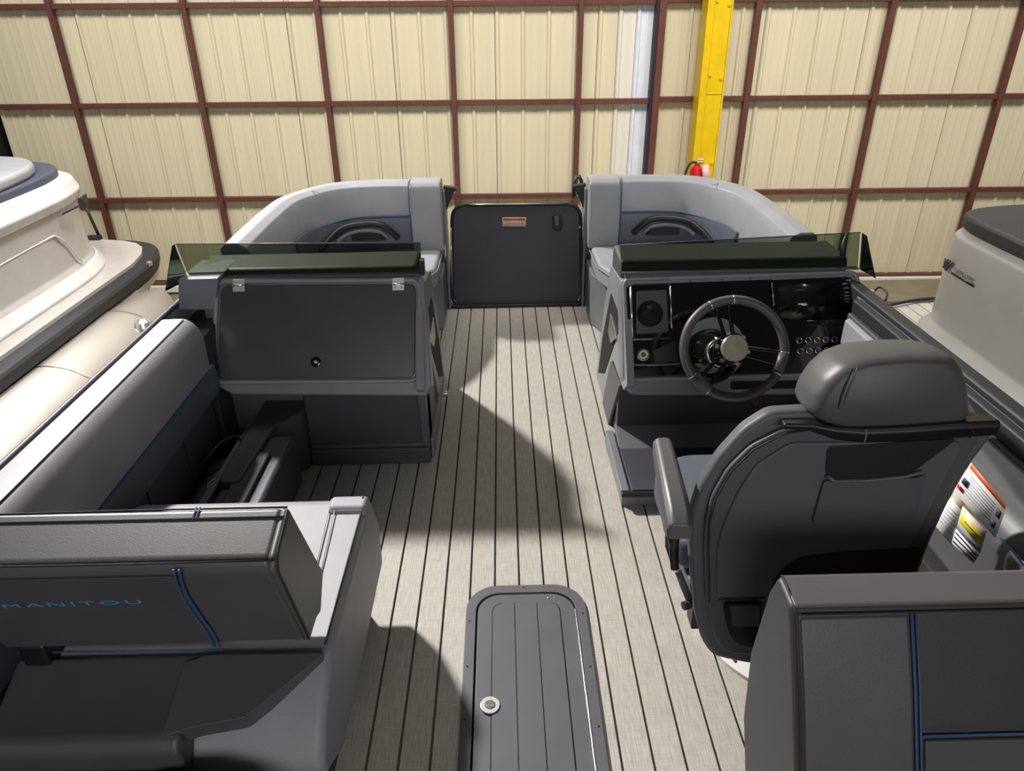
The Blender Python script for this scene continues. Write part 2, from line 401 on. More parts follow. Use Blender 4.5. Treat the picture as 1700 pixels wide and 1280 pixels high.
for sx, sy in [(HX0+.012, y) for y in (1.6, 1.43, 1.26, 1.1)]+[(HX1-.012, y) for y in (1.62, 1.42, 1.23, 1.08)]+[(.04, HY1-.012)]:
    if scr is None: scr = disc('screw', (0, 0, 0), (0, 0, 1), .0028, .001, 'plastic_black', t, 10, 0); o = scr
    else: o = scr.copy(); C.objects.link(o)
    o.location = V((sx, sy, .012))-t.location
for sx in (.115, .135): disc('rivet', (sx, HY1-.06, .011), (0, 0, 1), .003, .0012, 'chrome', t, 10, 0)

# ================================================================== BOW GATE
GY = 4.2
t = thing('bow_gate', (CX0, GY, 0), 'dark grey bow gate with rounded corners and black latch between the bow couches', 'gate')
NY = (0, -1, 0)
plate('gate_panel', round_poly([(752, 343), (962, 341), (964, 506), (752, 508)], 22, 6), (0, GY, 0), NY, .03, 'plastic_dark', t, .006)
fr = [at_y(x, y, GY+.0) for x, y in round_poly([(750, 341), (964, 339), (966, 509), (750, 510)], 24, 6)]
tube('gate_frame', fr, .009, 'plastic_black', t, True)
tube('top_highlight', [at_y(772, 340, GY-.006), at_y(860, 338.5, GY-.006), at_y(945, 337.5, GY-.006)], .004, 'steel', t)  # steel bead standing in for the highlight on the gate's top edge
box('gate_sill', (-.335, GY-.03, 0), (.48, GY+.02, .022), 'plastic_black', t, .004)
tube('hinge_strip', [at_y(748.5, 378, GY-.02), at_y(750.5, 480, GY-.02)], .004, 'chrome', t)
lb = plate('warning_label', [(834, 361), (873, 361), (873, 376), (834, 376)], (0, GY, 0), NY, .002, 'label_cream', t, 0, lift=.003)
plate('label_header', [(835, 361.6), (872, 361.6), (872, 366), (835, 366)], (0, GY, 0), NY, .001, 'orange', lb, 0, lift=.0042)
for yy in (369, 371.5, 374): plate('label_print', [(838, yy-.3), (869, yy-.3), (869, yy+.4), (838, yy+.4)], (0, GY, 0), NY, .0006, 'ink_soft', lb, 0, lift=.0038)
la = plate('gate_latch', round_poly([(917, 357), (933, 357), (934, 384), (918, 384)], 7, 5), (0, GY, 0), NY, .012, 'plastic_black', t, .003, lift=.012)
plate('latch_lever', round_poly([(920, 359), (928, 359), (927, 375), (922, 375)], 3, 4), (0, GY, 0), NY, .01, 'plastic_char', la, .002, lift=.022)
disc('latch_pin', at_y(962, 376, GY-.02), NY, .006, .02, 'chrome', t, 12)

# ================================================================== BOW COUCHES
def couch(side, label, other):
    sx = 1 if side == 'port' else -1
    def mx(x): return x if sx == 1 else 2*CX0 - x
    def P(x, y, z): return V((mx(x), y, z))
    t = thing('bow_couch', (mx(-.8), 3.7, 0), label, 'couch', 'bow couches either side of the gate')
    # backrest swept round the corner: path of the inner (cushion) top edge
    path = [(-.525, 4.10), (-.70, 4.10), (-.86, 4.07), (-.98, 3.98), (-1.065, 3.84), (-1.09, 3.66), (-1.10, 3.40), (-1.10, 3.08)]
    pts = spline([(x, y, 0) for x, y in path], 6)
    prof = [(-.015, .40), (-.015, .56), (0, .72), (.02, .765), (.055, .785), (.11, .785), (.135, .765), (.14, .40)]
    def rings(prof, pts, z_drop=True):
        out = []
        for i, p in enumerate(pts):
            a = pts[max(0, i-1)]; b = pts[min(len(pts)-1, i+1)]; tn = (b-a).normalized(); nn = V((tn[1], -tn[0], 0))   # outward
            if nn[1] < 0 and i < 5: nn = -nn
            if i >= 5 and nn.dot(prev) < 0: nn = -nn
            prev = nn
            s = i/(len(pts)-1); dz = -.03*max(0, (s-.35)/.65)
            out.append([P(*(p+nn*o+V((0, 0, z+dz*(z > .6))))) for o, z in prof])
        return out
    R = rings(prof, pts)
    loft('backrest', R, 'leather_mid', t, .006)
    # slate lower panel, proud of the backrest
    pts2 = spline([(x, y, 0) for x, y in path[:6]], 6)
    Rl = rings([(-.035, .42), (-.035, .56), (-.022, .60), (.0, .605), (.0, .42)], pts2)
    loft('lower_panel', Rl, 'leather_slate', t, .006)
    R3_ = rings([(-.022, .607)], pts2)
    tube('blue_piping', [r[0] for r in R3_], .0035, 'blue_thread', t)
    # end bolster by the gate
    e = prism('end_bolster', [P(-.345, 4.05, .40), P(-.345, 4.04, .60), P(-.345, 4.065, .765), P(-.345, 4.09, .79), P(-.345, 4.22, .79), P(-.345, 4.24, .77), P(-.345, 4.24, .40)], V((-.175*sx, 0, 0)), 'leather_mid', t, .012, 4)
    tube('blue_piping', spline([P(-.522, 4.036, .42), P(-.522, 4.034, .60), P(-.522, 4.058, .765), P(-.522, 4.095, .795)], 5), .003, 'blue_thread', t)
    # seam across the corner of the top
    tube('top_seam', [P(-.995, 3.96, .773), P(-1.12, 4.03, .779)], .002, 'leather_light', t)
    # arched grab handle on the lower panel
    a = [(-.60, 4.075, .50), (-.645, 4.06, .55), (-.70, 4.055, .585), (-.80, 4.05, .588), (-.90, 4.015, .575), (-.965, 3.955, .53), (-1.01, 3.9, .48)]
    a = [(x, y-.03, z-.01) for x, y, z in a]
    ar = tube('arched_handle', spline([P(*q) for q in a], 5), .018, 'plastic_black', t)
    b = [(-.66, 4.03, .50), (-.70, 4.02, .535), (-.80, 4.015, .545), (-.88, 3.99, .53), (-.93, 3.955, .50)]
    tube('handle_trim', spline([P(*q) for q in b], 5), .012, 'plastic_grey', ar)
    xz_ = [P(-.67, 4.045, .48), P(-.72, 4.04, .535), P(-.80, 4.03, .545), P(-.87, 4.02, .535), P(-.92, 4.01, .48)]
    prism('speaker_grille', [P(q[0] if sx == 1 else 2*CX0-q[0], 4.03, q[2]) for q in xz_], (0, .03, 0), 'plastic_black', t, .003)
    # seat cushion (L shape) and base
    L = [(-.36, 4.04), (-1.08, 4.04), (-1.08, 3.12), (-.55, 3.12), (-.55, 3.3), (-.44, 3.5), (-.365, 3.72)]
    sc = prism('seat_cushion', [P(x, y, .31) for x, y in L], (0, 0, .11), 'leather_mid', t, .022, 4)
    tube('seat_seam', [P(x, y, .40) for x, y in [(-.352, 4.03), (-.358, 3.72), (-.433, 3.5), (-.542, 3.3), (-.542, 3.12)]], .003, 'leather_light', t)
    B = [(-.352, 4.3), (-1.2, 4.3), (-1.2, 3.12), (-.60, 3.12), (-.60, 3.34), (-.50, 3.54), (-.40, 3.76), (-.352, 3.9)]
    prism('couch_base', [P(x, y, .0) for x, y in B], (0, 0, .30), 'plastic_grey', t, .008)
    prism('base_recess', [P(-.352, 3.93, .05), P(-.352, 4.15, .05), P(-.352, 4.12, .27), P(-.352, 3.97, .25)], (.004*sx, 0, 0), 'plastic_char', t, .002)
    # panelling between couch back and gate
    prism('gate_post', [P(-.345, 4.16, .0), P(-.345, 4.30, .0), P(-.345, 4.30, .72), P(-.345, 4.16, .72)], (.014*sx, 0, 0), 'plastic_grey', t, .004)
    prism('corner_cap', [P(-.342, 4.22, .735), P(-.262, 4.22, .725), P(-.285, 4.22, .695), P(-.315, 4.22, .63), P(-.342, 4.22, .56)], (0, .05, 0), 'rubber', t, .003)
    return t
couch('port', 'grey cushioned bow couch to the left of the gate, with arched black handle', 0)
couch('starboard', 'grey cushioned bow couch to the right of the gate, in front of the helm', 0)

# outer fence with top rail round the bow
def fence(side):
    sx = 1 if side == 'port' else -1
    def mx(x): return x if sx == 1 else .10 - x
    nm = 'left' if side == 'port' else 'right'
    t = thing('boat_fence', (mx(-1.24), 3.3, 0), 'grey side fence panel and dark top rail on the boat\'s %s edge' % nm, 'fence', 'side fences of the boat')
    path = [(-.36, 4.30), (-.75, 4.30), (-.98, 4.24), (-1.16, 4.10), (-1.235, 3.9), (-1.25, 3.5), (-1.25, 2.4), (-1.25, .2)]
    pts = spline([(mx(x), y, 0) for x, y in path], 5)
    loft('fence_panel', [[(p[0], p[1], .02), (p[0], p[1], .66), (p[0]-.006*sx, p[1]+.006, .66), (p[0]-.006*sx, p[1]+.006, .02)] for p in pts], 'gel_silver', t)
    zt = .70 if side == 'port' else .66
    a = [(p[0], p[1], zt+ (.0 if p[1] < 3 else .03)) for p in pts]
    tube('top_rail', [(q[0], q[1], q[2]-.035*(side=='port')) for q in a], .010, 'rubber_lt' if side == 'port' else 'rubber', t)
    tube('deck_edge_trim', [(p[0]-.01*sx, p[1], -.03) for p in pts], .03, 'aluminium', t)
    return t
fence('port'); fs = fence('starboard')
box('rail_inner', (1.268, .3, .635), (1.302, 2.46, .685), 'rubber', fs, .008)
box('rail_outer', (1.310, .3, .64), (1.362, 3.0, .698), 'rubber', fs, .01)
box('rail_highlight', (1.303, .3, .672), (1.307, 2.5, .680), 'plastic_grey', fs, .001)  # grey line painting a highlight between the two rails
# chairs' and cleats' small fittings seen over the couch
q = at_y(961, 312, 4.34)
t = thing('mooring_clip', tuple(q), 'black looped clip standing on the fence beside the gate', 'clip')
tube('clip_loop', [at_y(x, y, 4.34) for x, y in [(953, 327), (953, 305), (957, 293), (961, 292), (965, 300), (965, 314)]], .011, 'rubber', t)
tube('clip_stem', [at_y(x, y, 4.34) for x, y in [(958, 326), (960, 305)]], .006, 'chrome', t)
q = at_y(1126, 306, 4.38)
t = fs
tube('light_post', [(q[0], q[1], q[2]-.04), (q[0], q[1], .3)], .012, 'rubber', t)
disc('light_base', (q[0], q[1], q[2]-.05), (0, 0, 1), .022, .06, 'rubber', t, 14, r2=.014)
disc('light_lens', (q[0], q[1], q[2]+.01), (0, 0, 1), .013, .02, 'plastic_grey', t, 14, r2=.007)

# ================================================================== PORT SIDE LOUNGE
t = thing('side_lounge', (-1.1, 1.8, 0), 'port side lounge with long light grey bolster above a dark open storage bench', 'lounge')
BX = -1.085
bol = xz('bolster', [(-1.225, .48), (-1.225, .674), (-1.217, .684)]+[(-1.15+.065*math.sin(math.radians(a)), .596+.09*math.cos(math.radians(a))) for a in range(0, 91, 10)]+[(-1.088, .487)], .98, 2.40, 'leather_light', t, .003, 2)
tube('bolster_seam', [(-1.137, y, .6855) for y in (.98, 1.5, 2.0, 2.385)], .0022, 'seam', t)
tube('blue_piping', [(-1.083, y, .484) for y in (.98, 1.6, 2.39)], .0022, 'blue_thread', t)
xz('under_strip', [(-1.2, .37), (-1.2, .487), (-1.088, .487), (-1.082, .455), (-1.088, .37)], .98, 2.44, 'leather_slate', t, .006)
box('bulkhead', (-1.225, .98, 0), (-1.14, 2.62, .47), 'plastic_dark', t, .003)
for i, (a, b) in enumerate(((1.2, 1.62), (1.63, 1.83), (1.84, 2.12), (2.13, 2.40))):
    box('side_panel', (-1.142, a, .16), (-1.112, b, .365), 'plastic_char', t, .004)
box('storage_ledge', (-1.112, 1.0, .13), (-1.052, 2.30, .165), 'plastic_black', t, .006)
box('storage_well', (-1.11, 1.0, .004), (-.975, 2.32, .02), 'void', t, 0)
box('well_rail', (-1.0, 1.0, .02), (-.978, 2.42, .245), 'plastic_char', t, .004)
box('bench_top', (-.972, 1.0, .02), (-.80, 2.34, .235), 'plastic_dark', t, .02, 4)
box('bench_lit_edge', (-.93, 1.0, .235), (-.85, 2.2, .25), 'plastic_dark', t, .007, 4)  # rounded strip added to catch light along its edge, standing for a light leak
tube('strap_hook', spline([(-1.03, 2.06, .167), (-1.05, 2.09, .185), (-1.02, 2.13, .19), (-1.0, 2.08, .175)]), .004, 'chrome', t)
lathe('cup_holder', (-1.05, 1.80, .165), (0, 0, 1), [(.03, 0), (.036, .004), (.036, .012), (.03, .012), (.028, .002)], 'plastic_black', t)
tube('bungee_cord', spline([(-1.10, 2.15, .21), (-1.06, 2.27, .24), (-1.0, 2.30, .255), (-.96, 2.24, .25)]), .005, 'rubber', t)

# ================================================================== PORT CONSOLE
XR = -.315                                     # aisle side of the port console
t = thing('port_console', (-.7, 2.75, 0), 'left hand console with large hinged black door, tinted windscreen on top', 'console')
ND = (0, -math.cos(math.radians(27.7)), math.sin(math.radians(27.7)))
PD = at_y(697, 636, 2.45)
yz('console_body', [(2.56, .33), (2.64, .742), (2.685, .742), (2.69, .60), (2.92, .60), (2.92, 0.0), (2.56, 0.0)], -1.16, XR-.01, 'plastic_char', t, .008)
yz('console_base', [(2.47, 0), (2.475, .07), (2.49, .08), (2.50, .35), (2.6, .35), (2.6, 0)], -.80, XR, 'plastic_dark', t, .008)
xy('base_return', round_poly([(-.80, 2.60), (-.80, 2.46), (-.88, 2.36), (-.90, 2.0), (-.975, 2.0), (-.975, 2.6)], .03), .0, .26, 'plastic_dark', t, .008)
box('toe_kick_bead', (-.79, 2.466, .071), (XR-.01, 2.476, .077), 'plastic_char', t, .001)
plate('side_box', [(295, 464), (362, 462), (358, 515), (296, 515)], (0, 2.60, 0), NY, .24, 'plastic_grey', t, .006)
box('side_filler', (-1.225, 2.43, 0), (-1.10, 2.9, .60), 'plastic_dark', t, .006)
# housing of the door: light frame, door, hinges, latch
o_ = round_poly([(352, 460), (702, 460), (706, 657), (360, 657), (350, 636)], 12, 5)
plate('door_housing', [(352, 466), (355, 461), (700, 460), (704, 466), (716, 640), (706, 657), (385, 655), (352, 636)], PD, ND, .10, 'plastic_grey', t, .008, lift=-.006)
fpts = round_poly([(360, 467.5), (696, 465), (695, 632), (355, 635)], 16, 6)
tube('door_trim', [at_p(x, y, PD, ND) for x, y in fpts], .0085, 'plastic_frame', t, True)
door = plate('storage_door', round_poly([(366, 474), (690, 471), (688, 627), (360, 630)], 13, 5), PD, ND, .012, 'perforated', t, .004, lift=.004)
for hx, hy in ((396, 475), (661, 473)):
    h_ = plate('hinge', [(hx-10, hy-11), (hx+10, hy-12), (hx+10, hy+9), (hx-10, hy+9)], PD, ND, .006, 'bright_steel', t, .002, lift=.014)
    c = at_p(hx, hy-1, V(PD)+V(ND)*.016, ND)
    tube('hinge_pin', [c+V((-.024, 0, 0)), c+V((.024, 0, 0))], .004, 'chrome', h_)
    for dx in (-5, 5): disc('hinge_screw', at_p(hx+dx, hy+5, V(PD)+V(ND)*.0135, ND), ND, .003, .002, 'steel', h_, 10, 0)
c = at_p(525, 601, PD, ND)
lt = lathe('door_latch', c+V(ND)*.003, ND, [(.019, 0), (.02, .002), (.018, .005), (.008, .006)], 'gloss_black', door)
disc('latch_button', c+V(ND)*.009+V((0, -.0, 0)), ND, .007, .003, 'chrome', lt, 16)
# aisle side
def side_panels(t, X, sx):
    """aisle-side trim of a console; pixel outlines are read on the helm side and mirrored for the port one"""
    def pl(name, px, th, m, parent, lift, bev=.003):
        pts = [at_x(a, b, .44) for a, b in px]
        pts = [V((X+lift*sx, p[1], max(.002, p[2]))) for p in pts]
        return prism(name, pts, (-th*sx, 0, 0), m, parent, bev, 2)
    # leaning side panel, dark slot, lower fin
    pl('side_panel', [(1010, 441), (1026, 466), (1031, 520), (1036, 640), (1030, 648), (1013, 598), (1003, 640), (996, 690), (985, 640), (989, 600), (1000, 500)], .03, 'plastic_frame', t, .004)
    sl = pl('side_slot', [(1010.5, 487), (1021, 515), (1022, 552), (1012, 583), (1000, 620), (990, 619), (997, 560)], .004, 'void', t, .0065, .001)
    la = pl('side_latch', [(1012, 521), (1020, 548), (1020, 562), (1013, 570), (1009, 552)], .01, 'steel', t, .014, .002)
    return la
def side_fin(t, X, sx):
    pts = [(2.44, .40), (2.62, .36), (2.86, .0), (2.50, .0)]
    return prism('side_fin', [(X+.03*sx, y, z) for y, z in pts], (-.03*sx, 0, 0), 'plastic_char', t, .003)
side_panels(t, XR, 1)
side_fin(t, XR-.03, 1)
box('lower_side', (XR-.03, 2.52, .0), (XR+.012, 2.9, .09), 'plastic_grey', t, .006)
disc('side_vent_pin', (XR+.02, 2.98, .05), (1, 0, 0), .014, .02, 'chrome', t, 14)
# seat back cushion that stands between console and bow couch
pc = thing('seat_cushion', (-.75, 2.84, 0), 'dark padded headrest behind the left console windscreen', 'cushion')
def pad(pc, x0, x1, z1=.80):
    pr = [(2.735, .745), (2.735, z1-.035), (2.755, z1), (2.91, z1-.004), (2.93, z1-.03), (2.93, .745)]
    return yz('pad', pr, x0, x1, 'leather_dark', pc, .012, 4)
yz('pad', [(2.70, .605), (2.70, .735), (2.715, .762), (2.90, .764), (2.925, .74), (2.93, .605)], -1.20, -.345, 'leather_dark', pc, .014, 4)
# windscreen
wpn = thing('windscreen', (-.8, 2.78, .74), 'low smoked acrylic windscreen standing on the left console', 'windscreen', 'console windscreens')
def wall_plate(name, a, b, m, parent, th=.005):
    """upright pane between bottom line a0-a1 and top line b0-b1"""
    a0, a1 = a; b0, b1 = b; n = (V(a1)-V(a0)).cross(V(b0)-V(a0)).normalized()
    if n[1] < 0: n = -n
    return prism(name, [a0, a1, b1, b0], n*th, m, parent, .001, 1)
Z0 = .742
P0 = at_z(699, 459, .742); P1 = at_z(317, 462, .742); P2 = at_z(297, 463, .742)
TB = lambda px, py: at_y(px, py, 2.70)
wall_plate('front_pane', ((P0[0], 2.66, Z0), (P1[0], 2.66, Z0)), (at_y(698, 403, 2.72), at_y(292, 405, 2.72)), 'tint', wpn)
wall_plate('side_pane', ((P1[0]-.003, 2.655, Z0), (P1[0]-.055, 2.56, Z0-.01)), (at_y(290, 405, 2.715), at_y(286, 408, 2.62)), 'tint', wpn)
tube('front_edge_bead', [at_y(698, 403, 2.722), at_y(500, 404, 2.722), at_y(291, 405, 2.722)], .0022, 'plastic_grey', wpn)
box('windscreen_channel', (P1[0], 2.65, .740), (P0[0], 2.672, .749), 'plastic_char', wpn, .001)
box('end_clip', (P0[0]-.004, 2.645, .742), (P0[0]+.012, 2.69, .80), 'plastic_black', wpn, .002)

# ================================================================== HELM CONSOLE
XL = .455
t = thing('helm_console', (.9, 2.75, 0), 'right hand helm console with glossy black dashboard and grey surround', 'console')
PH = V((0, 2.44, .355)); 
yz('console_body', [(2.56, .30), (2.64, .735), (2.68, .735), (2.69, .6), (2.92, .6), (2.92, 0), (2.60, 0), (2.60, .30)], XL+.01, 1.30, 'plastic_char', t, .008)
plate('dash_surround', round_poly([(1031, 462), (1425, 449), (1441, 520), (1440, 640), (1372, 646), (1330, 655), (1052, 656), (1034, 630)], 10, 4), PH, ND, .10, 'plastic_grey', t, .008)
tube('surround_trim', [at_p(x, y, PH, ND) for x, y in round_poly([(1036, 464), (1421, 452), (1438, 630), (1335, 622), (1042, 630)], 12, 5)], .008, 'plastic_frame', t, True)
dash = plate('dashboard', round_poly([(1044, 472), (1416, 459), (1432, 610), (1330, 619), (1044, 626)], 10, 5), PH, ND, .012, 'gloss_black', t, .004, lift=.006)
plate('lower_slot', round_poly([(1213, 633), (1330, 631), (1326, 645), (1213, 647)], 4, 4), PH, ND, .004, 'void', t, .001, lift=.002)
# glove box with round cup hole
gb = plate('cubby_frame', round_poly([(1041, 474), (1116, 471), (1118, 562), (1042, 564)], 5, 4), PH, ND, .02, 'gloss_black', t, .004, lift=.022)
plate('cubby_recess', round_poly([(1056, 483), (1107, 481), (1110, 552), (1056, 555)], 4, 4), PH, ND, .002, 'plastic_dark', gb, .001, lift=.024)
disc('cup_hole', at_p(1079, 521, PH+V(ND)*.024, ND), ND, .05, .002, 'void', gb, 28, 0)
tube('cubby_edge', [at_p(1047, 476, PH+V(ND)*.024, ND), at_p(1050, 560, PH+V(ND)*.024, ND)], .0045, 'chrome', gb)
tube('cubby_edge', [at_p(1113, 475, PH+V(ND)*.024, ND), at_p(1115, 545, PH+V(ND)*.024, ND)], .004, 'steel', gb)
# ignition and tray
ig = lathe('ignition_switch', at_p(1068, 589, PH+V(ND)*.006, ND), ND, [(.024, 0), (.024, .006), (.019, .008), (.017, .004)], 'steel', t)
disc('key_slot', at_p(1068, 589, PH+V(ND)*.012, ND), ND, .010, .004, 'plastic_char', ig, 16)
tube('tray_edge', [at_p(x, y, PH+V(ND)*.01, ND) for x, y in [(1050, 580), (1052, 606), (1085, 606), (1128, 604)]], .004, 'plastic_grey', t)
plate('tray', [(1084, 582), (1120, 565), (1126, 600), (1088, 604)], PH, ND, .003, 'plastic_black', t, .001, lift=.009)
# display
dp = plate('display', round_poly([(1279, 464), (1405, 460), (1417, 538), (1295, 542)], 5, 4), PH, ND, .014, 'gloss_black', t, .003, lift=.018)
plate('display_glass', [(1290, 473), (1394, 470), (1400, 530), (1298, 533)], PH, ND, .001, 'screen', dp, 0, lift=.0188)
tube('display_edge', [at_p(1281, 469, PH+V(ND)*.019, ND), at_p(1285, 508, PH+V(ND)*.019, ND)], .003, 'steel', dp)
plate('display_mark', [(1340, 531.5), (1353, 531), (1353, 533), (1340, 533.5)], PH, ND, .0008, 'steel', dp, 0, lift=.019)
for k, (bx, by, bw) in enumerate(((1409, 465, 4), (1403, 471, 4), (1406, 478, 4), (1406.5, 485, 4), (1407, 491, 4.5), (1407.5, 496, 4.5), (1408, 501, 4.5))):
    plate('display_button', [(bx-bw, by-1), (bx+bw, by-1.2), (bx+bw, by+1), (bx-bw, by+1.2)], PH, ND, .003, 'plastic_frame', dp, 0, lift=.021)
# push buttons
b0 = None
for r in range(2):
    for k in range(5):
        c = at_p(1326+14.6*k+r*1.5, 565.5+17.5*r-.4*k, PH+V(ND)*.006, ND)
        if b0 is None:
            b0 = lathe('push_button', c, ND, [(.0115, 0), (.0115, .005), (.008, .007)], 'gloss_black', t); ba = c
            bt = tube('button_ring', [c+V(ND)*.0055+(V((1, 0, 0))*math.cos(a)+V(ND).cross(V((1, 0, 0)))*math.sin(a))*.0105 for a in [2*math.pi*i/20 for i in range(20)]], .0017, 'chrome', b0, True, 5)
        else:
            o = b0.copy(); C.objects.link(o); o.location = b0.location+(c-ba)
            o2 = bt.copy(); C.objects.link(o2); o2.parent = o
for bx, by in ((1147, 467), (1199, 465), (1247, 463)): disc('dash_screw', at_p(bx, by, PH+V(ND)*.006, ND), ND, .004, .002, 'plastic_grey', t, 12, 0)
side_panels(t, XL, -1)
plate('side_fin', [(1013, 600), (1023, 626), (1028, 640), (1013, 690), (1004, 727), (992, 716), (1003, 650)], (.445, 0, 0), (-1, 0, 0), .012, 'plastic_char', t, .003)
box('lower_front', (XL, 2.58, .0), (1.33, 2.62, .32), 'plastic_dark', t, .004)
# footrest
ft = thing('footrest', (.7, 2.3, 0), 'low grey footrest step on the floor under the helm', 'footrest')
a = at_z(1035, 843, 0); b = at_z(1000, 715, 0)
xy('step_body', [(.415, 2.16), (.41, 2.60), (1.1, 2.60), (1.1, 2.16)], 0, .05, 'plastic_grey', ft, .006)
xy('step_pad', [(.455, 2.18), (.45, 2.46), (1.1, 2.46), (1.1, 2.18)], .05, .058, 'plastic_dark', ft, .003)
yz('step_slope', [(2.47, .05), (2.59, .05), (2.59, .10)], .45, 1.1, 'plastic_grey', ft, .002)
box('step_lip', (.413, 2.15, .045), (1.1, 2.17, .062), 'plastic_black', ft, .004)
box('step_side_rail', (.412, 2.17, .045), (.445, 2.60, .064), 'plastic_grey', ft, .005)
# brow and windscreen
pc = thing('seat_cushion', (.85, 2.84, 0), 'black padded headrest behind the helm windscreen', 'cushion')
yz('pad', [(2.70, .605), (2.70, .738), (2.715, .765), (2.91, .770), (2.93, .75), (2.935, .605)], .455, 1.345, 'leather_black', pc, .014, 4)
ws = thing('windscreen', (.9, 2.72, .735), 'low smoked acrylic windscreen standing on the helm console', 'windscreen', 'console windscreens')
Q0 = at_z(1033, 455, .735); Q1 = at_z(1415, 440, .735)
wall_plate('front_pane', ((Q0[0], 2.645, .736), (Q1[0], 2.645, .736)), (at_y(1029, 407, 2.71), at_y(1428, 386, 2.71)), 'tint', ws)
wall_plate('side_pane', ((Q1[0]+.003, 2.64, .736), (Q1[0]+.03, 2.56, .726)), (at_y(1431, 386, 2.705), at_y(1438, 391, 2.60)), 'tint', ws)
tube('front_edge_bead', [at_y(1029, 407, 2.712), at_y(1230, 396, 2.712), at_y(1429, 386, 2.712)], .002, 'plastic_char', ws)
box('windscreen_channel', (Q0[0], 2.635, .735), (Q1[0], 2.657, .742), 'plastic_char', ws, .001)
tube('clamp', [at_y(1399, 424, 2.66), at_y(1401, 405, 2.68), at_y(1406, 388, 2.69)], [.012, .010, .006], 'rubber', ws)

# steering wheel
sw = thing('steering_wheel', tuple(at_y(1218, 578, 2.28)), 'black three spoke steering wheel with round brushed metal hub', 'steering wheel')
WN = V(ND); wc = at_y(1219, 578.5, 2.28); u = V((1, 0, 0)); v = WN.cross(u)*-1
if v[2] < 0: v = -v
Rw = .176
def wpt(r, ang, h=0): a = math.radians(ang); return wc+(u*math.cos(a)+v*math.sin(a)*.965)*r+WN*h
rim = tube('rim', [wpt(Rw, 360*i/56) for i in range(56)], .0165, 'leather_dark', sw, True, 12)
for ang in (90, 117, -6, -33, 213, 238):
    tube('rim_clip', [wpt(Rw, ang-.8), wpt(Rw, ang+.8)], .0175, 'chrome', rim, n=12)
for ang in (-19, 226): tube('thumb_grip', [wpt(Rw-.004, ang-11, .002), wpt(Rw-.006, ang, .003), wpt(Rw-.004, ang+11, .002)], .0185, 'leather_warm', rim, n=10)
for base in (104, -14, 228):
    for d in (-11, 11):
        p = [wpt(.045, base+d*1.6, -.02), wpt(.10, base+d*.95, -.012), wpt(Rw-.012, base+d*.75, 0)]
        prs = spline(p, 4)
        tube('spoke', prs, .0075, 'gloss_black', sw, n=6)
for ang in (104, -14, 228, 45, 170, 285): disc('hub_bolt', wpt(.055, ang, -.028), WN, .008, .012, 'steel', sw, 12)
lathe('hub', wpt(0, 0, -.035), WN, [(.058, 0), (.058, .012), (.05, .02), (.047, .035)], 'gloss_black', sw)
lathe('hub_cap', wpt(0, 0, 0), WN, [(.047, -.004), (.048, .006), (.044, .012), (.0, .014)], 'hub_metal', sw)
ax0 = at_p(1168, 576, PH, ND)
disc('gauge_plate', at_p(1186, 578, PH+V(ND)*.0065, ND), ND, .118, .004, 'plastic_frame', sw, 40)
ax0 = at_p(1178, 592, PH, ND)
for k, (r, h, mm) in enumerate(((.105, 0, 'plastic_black'), (.088, .03, 'gloss_black'), (.055, .06, 'plastic_black'))):
    f = h/(wc-ax0).length
    lathe('steering_column', ax0+(wc-ax0)*f*1.2, (wc-ax0), [(r, 0), (r*1.0, .02), (r*.8, .045), (r*.6, .06)], mm, sw)
tube('column_ring', [ax0+(wc-ax0)*.5+(u*math.cos(a)+v*math.sin(a))*.05 for a in [2*math.pi*i/24 for i in range(24)]], .005, 'chrome', sw, True, 6)
tube('column_shaft', [ax0, wpt(0, 0, -.03)], .03, 'gloss_black', sw, n=16)
# safety lanyard
kl = thing('kill_switch_lanyard', tuple(at_y(1254, 690, 2.42)), 'red and black kill switch lanyard hanging below the steering wheel', 'lanyard')
tube('red_cord', spline([at_y(1258, 662, 2.44), at_y(1252, 680, 2.41), at_y(1248, 700, 2.42), at_y(1256, 704, 2.42), at_y(1262, 692, 2.42)]), .004, 'red', kl)
tube('clip', [at_y(1253, 676, 2.405), at_y(1254, 692, 2.405)], .010, 'plastic_black', kl)

# ================================================================== CAPTAIN'S CHAIR
ch = thing('captains_chair', (.83, 1.56, 0), 'charcoal captain\'s chair seen from behind, facing the helm', 'chair')
CN = V((-.10, -1, .17)).normalized()                 # outward normal of the backrest shell
CP = at_y(1400, 850, 1.27)
sh = [(1349, 680), (1279, 684), (1236, 711), (1193, 758), (1161, 810), (1146, 857), (1143, 892), (1147, 951), (1153, 1021), (1166, 1068), (1184, 1092), (1240, 1104), (1330, 1108), (1440, 1090), (1510, 1000), (1545, 905), (1580, 830), (1612, 775), (1652, 722), (1652, 700), (1600, 688)]
plate('back_shell', round_poly(sh, 14, 3), CP, CN, .05, 'plastic_char', ch, .014, 4, lift=-.02)
shl = plate('shell_face', round_poly([(1352, 706), (1300, 713), (1247, 740), (1208, 779), (1181, 826), (1171, 868), (1169, 912), (1172, 1000), (1186, 1060), (1206, 1084), (1330, 1096), (1440, 1070), (1505, 960), (1543, 880), (1575, 812), (1610, 752), (1630, 725), (1500, 716)], 14, 3), CP, CN, .03, 'leather_black', ch, .008, 4, lift=.0)
plate('shell_panel', round_poly([(1312, 735), (1255, 771), (1226, 815), (1200, 872), (1190, 915), (1189, 992), (1300, 1000), (1500, 930), (1536, 868), (1572, 792), (1600, 745), (1590, 732)], 14, 3), CP, CN, .02, 'plastic_char', ch, .006, 4, lift=.006)
plate('hollow_shadow', round_poly([(1282, 968), (1302, 942), (1330, 925), (1400, 916), (1535, 910), (1520, 950), (1500, 1000), (1290, 1010)], 8, 3), CP, CN, .004, 'void', shl, .001, lift=.0085)  # black plate painting the shadow of the hollow under the back
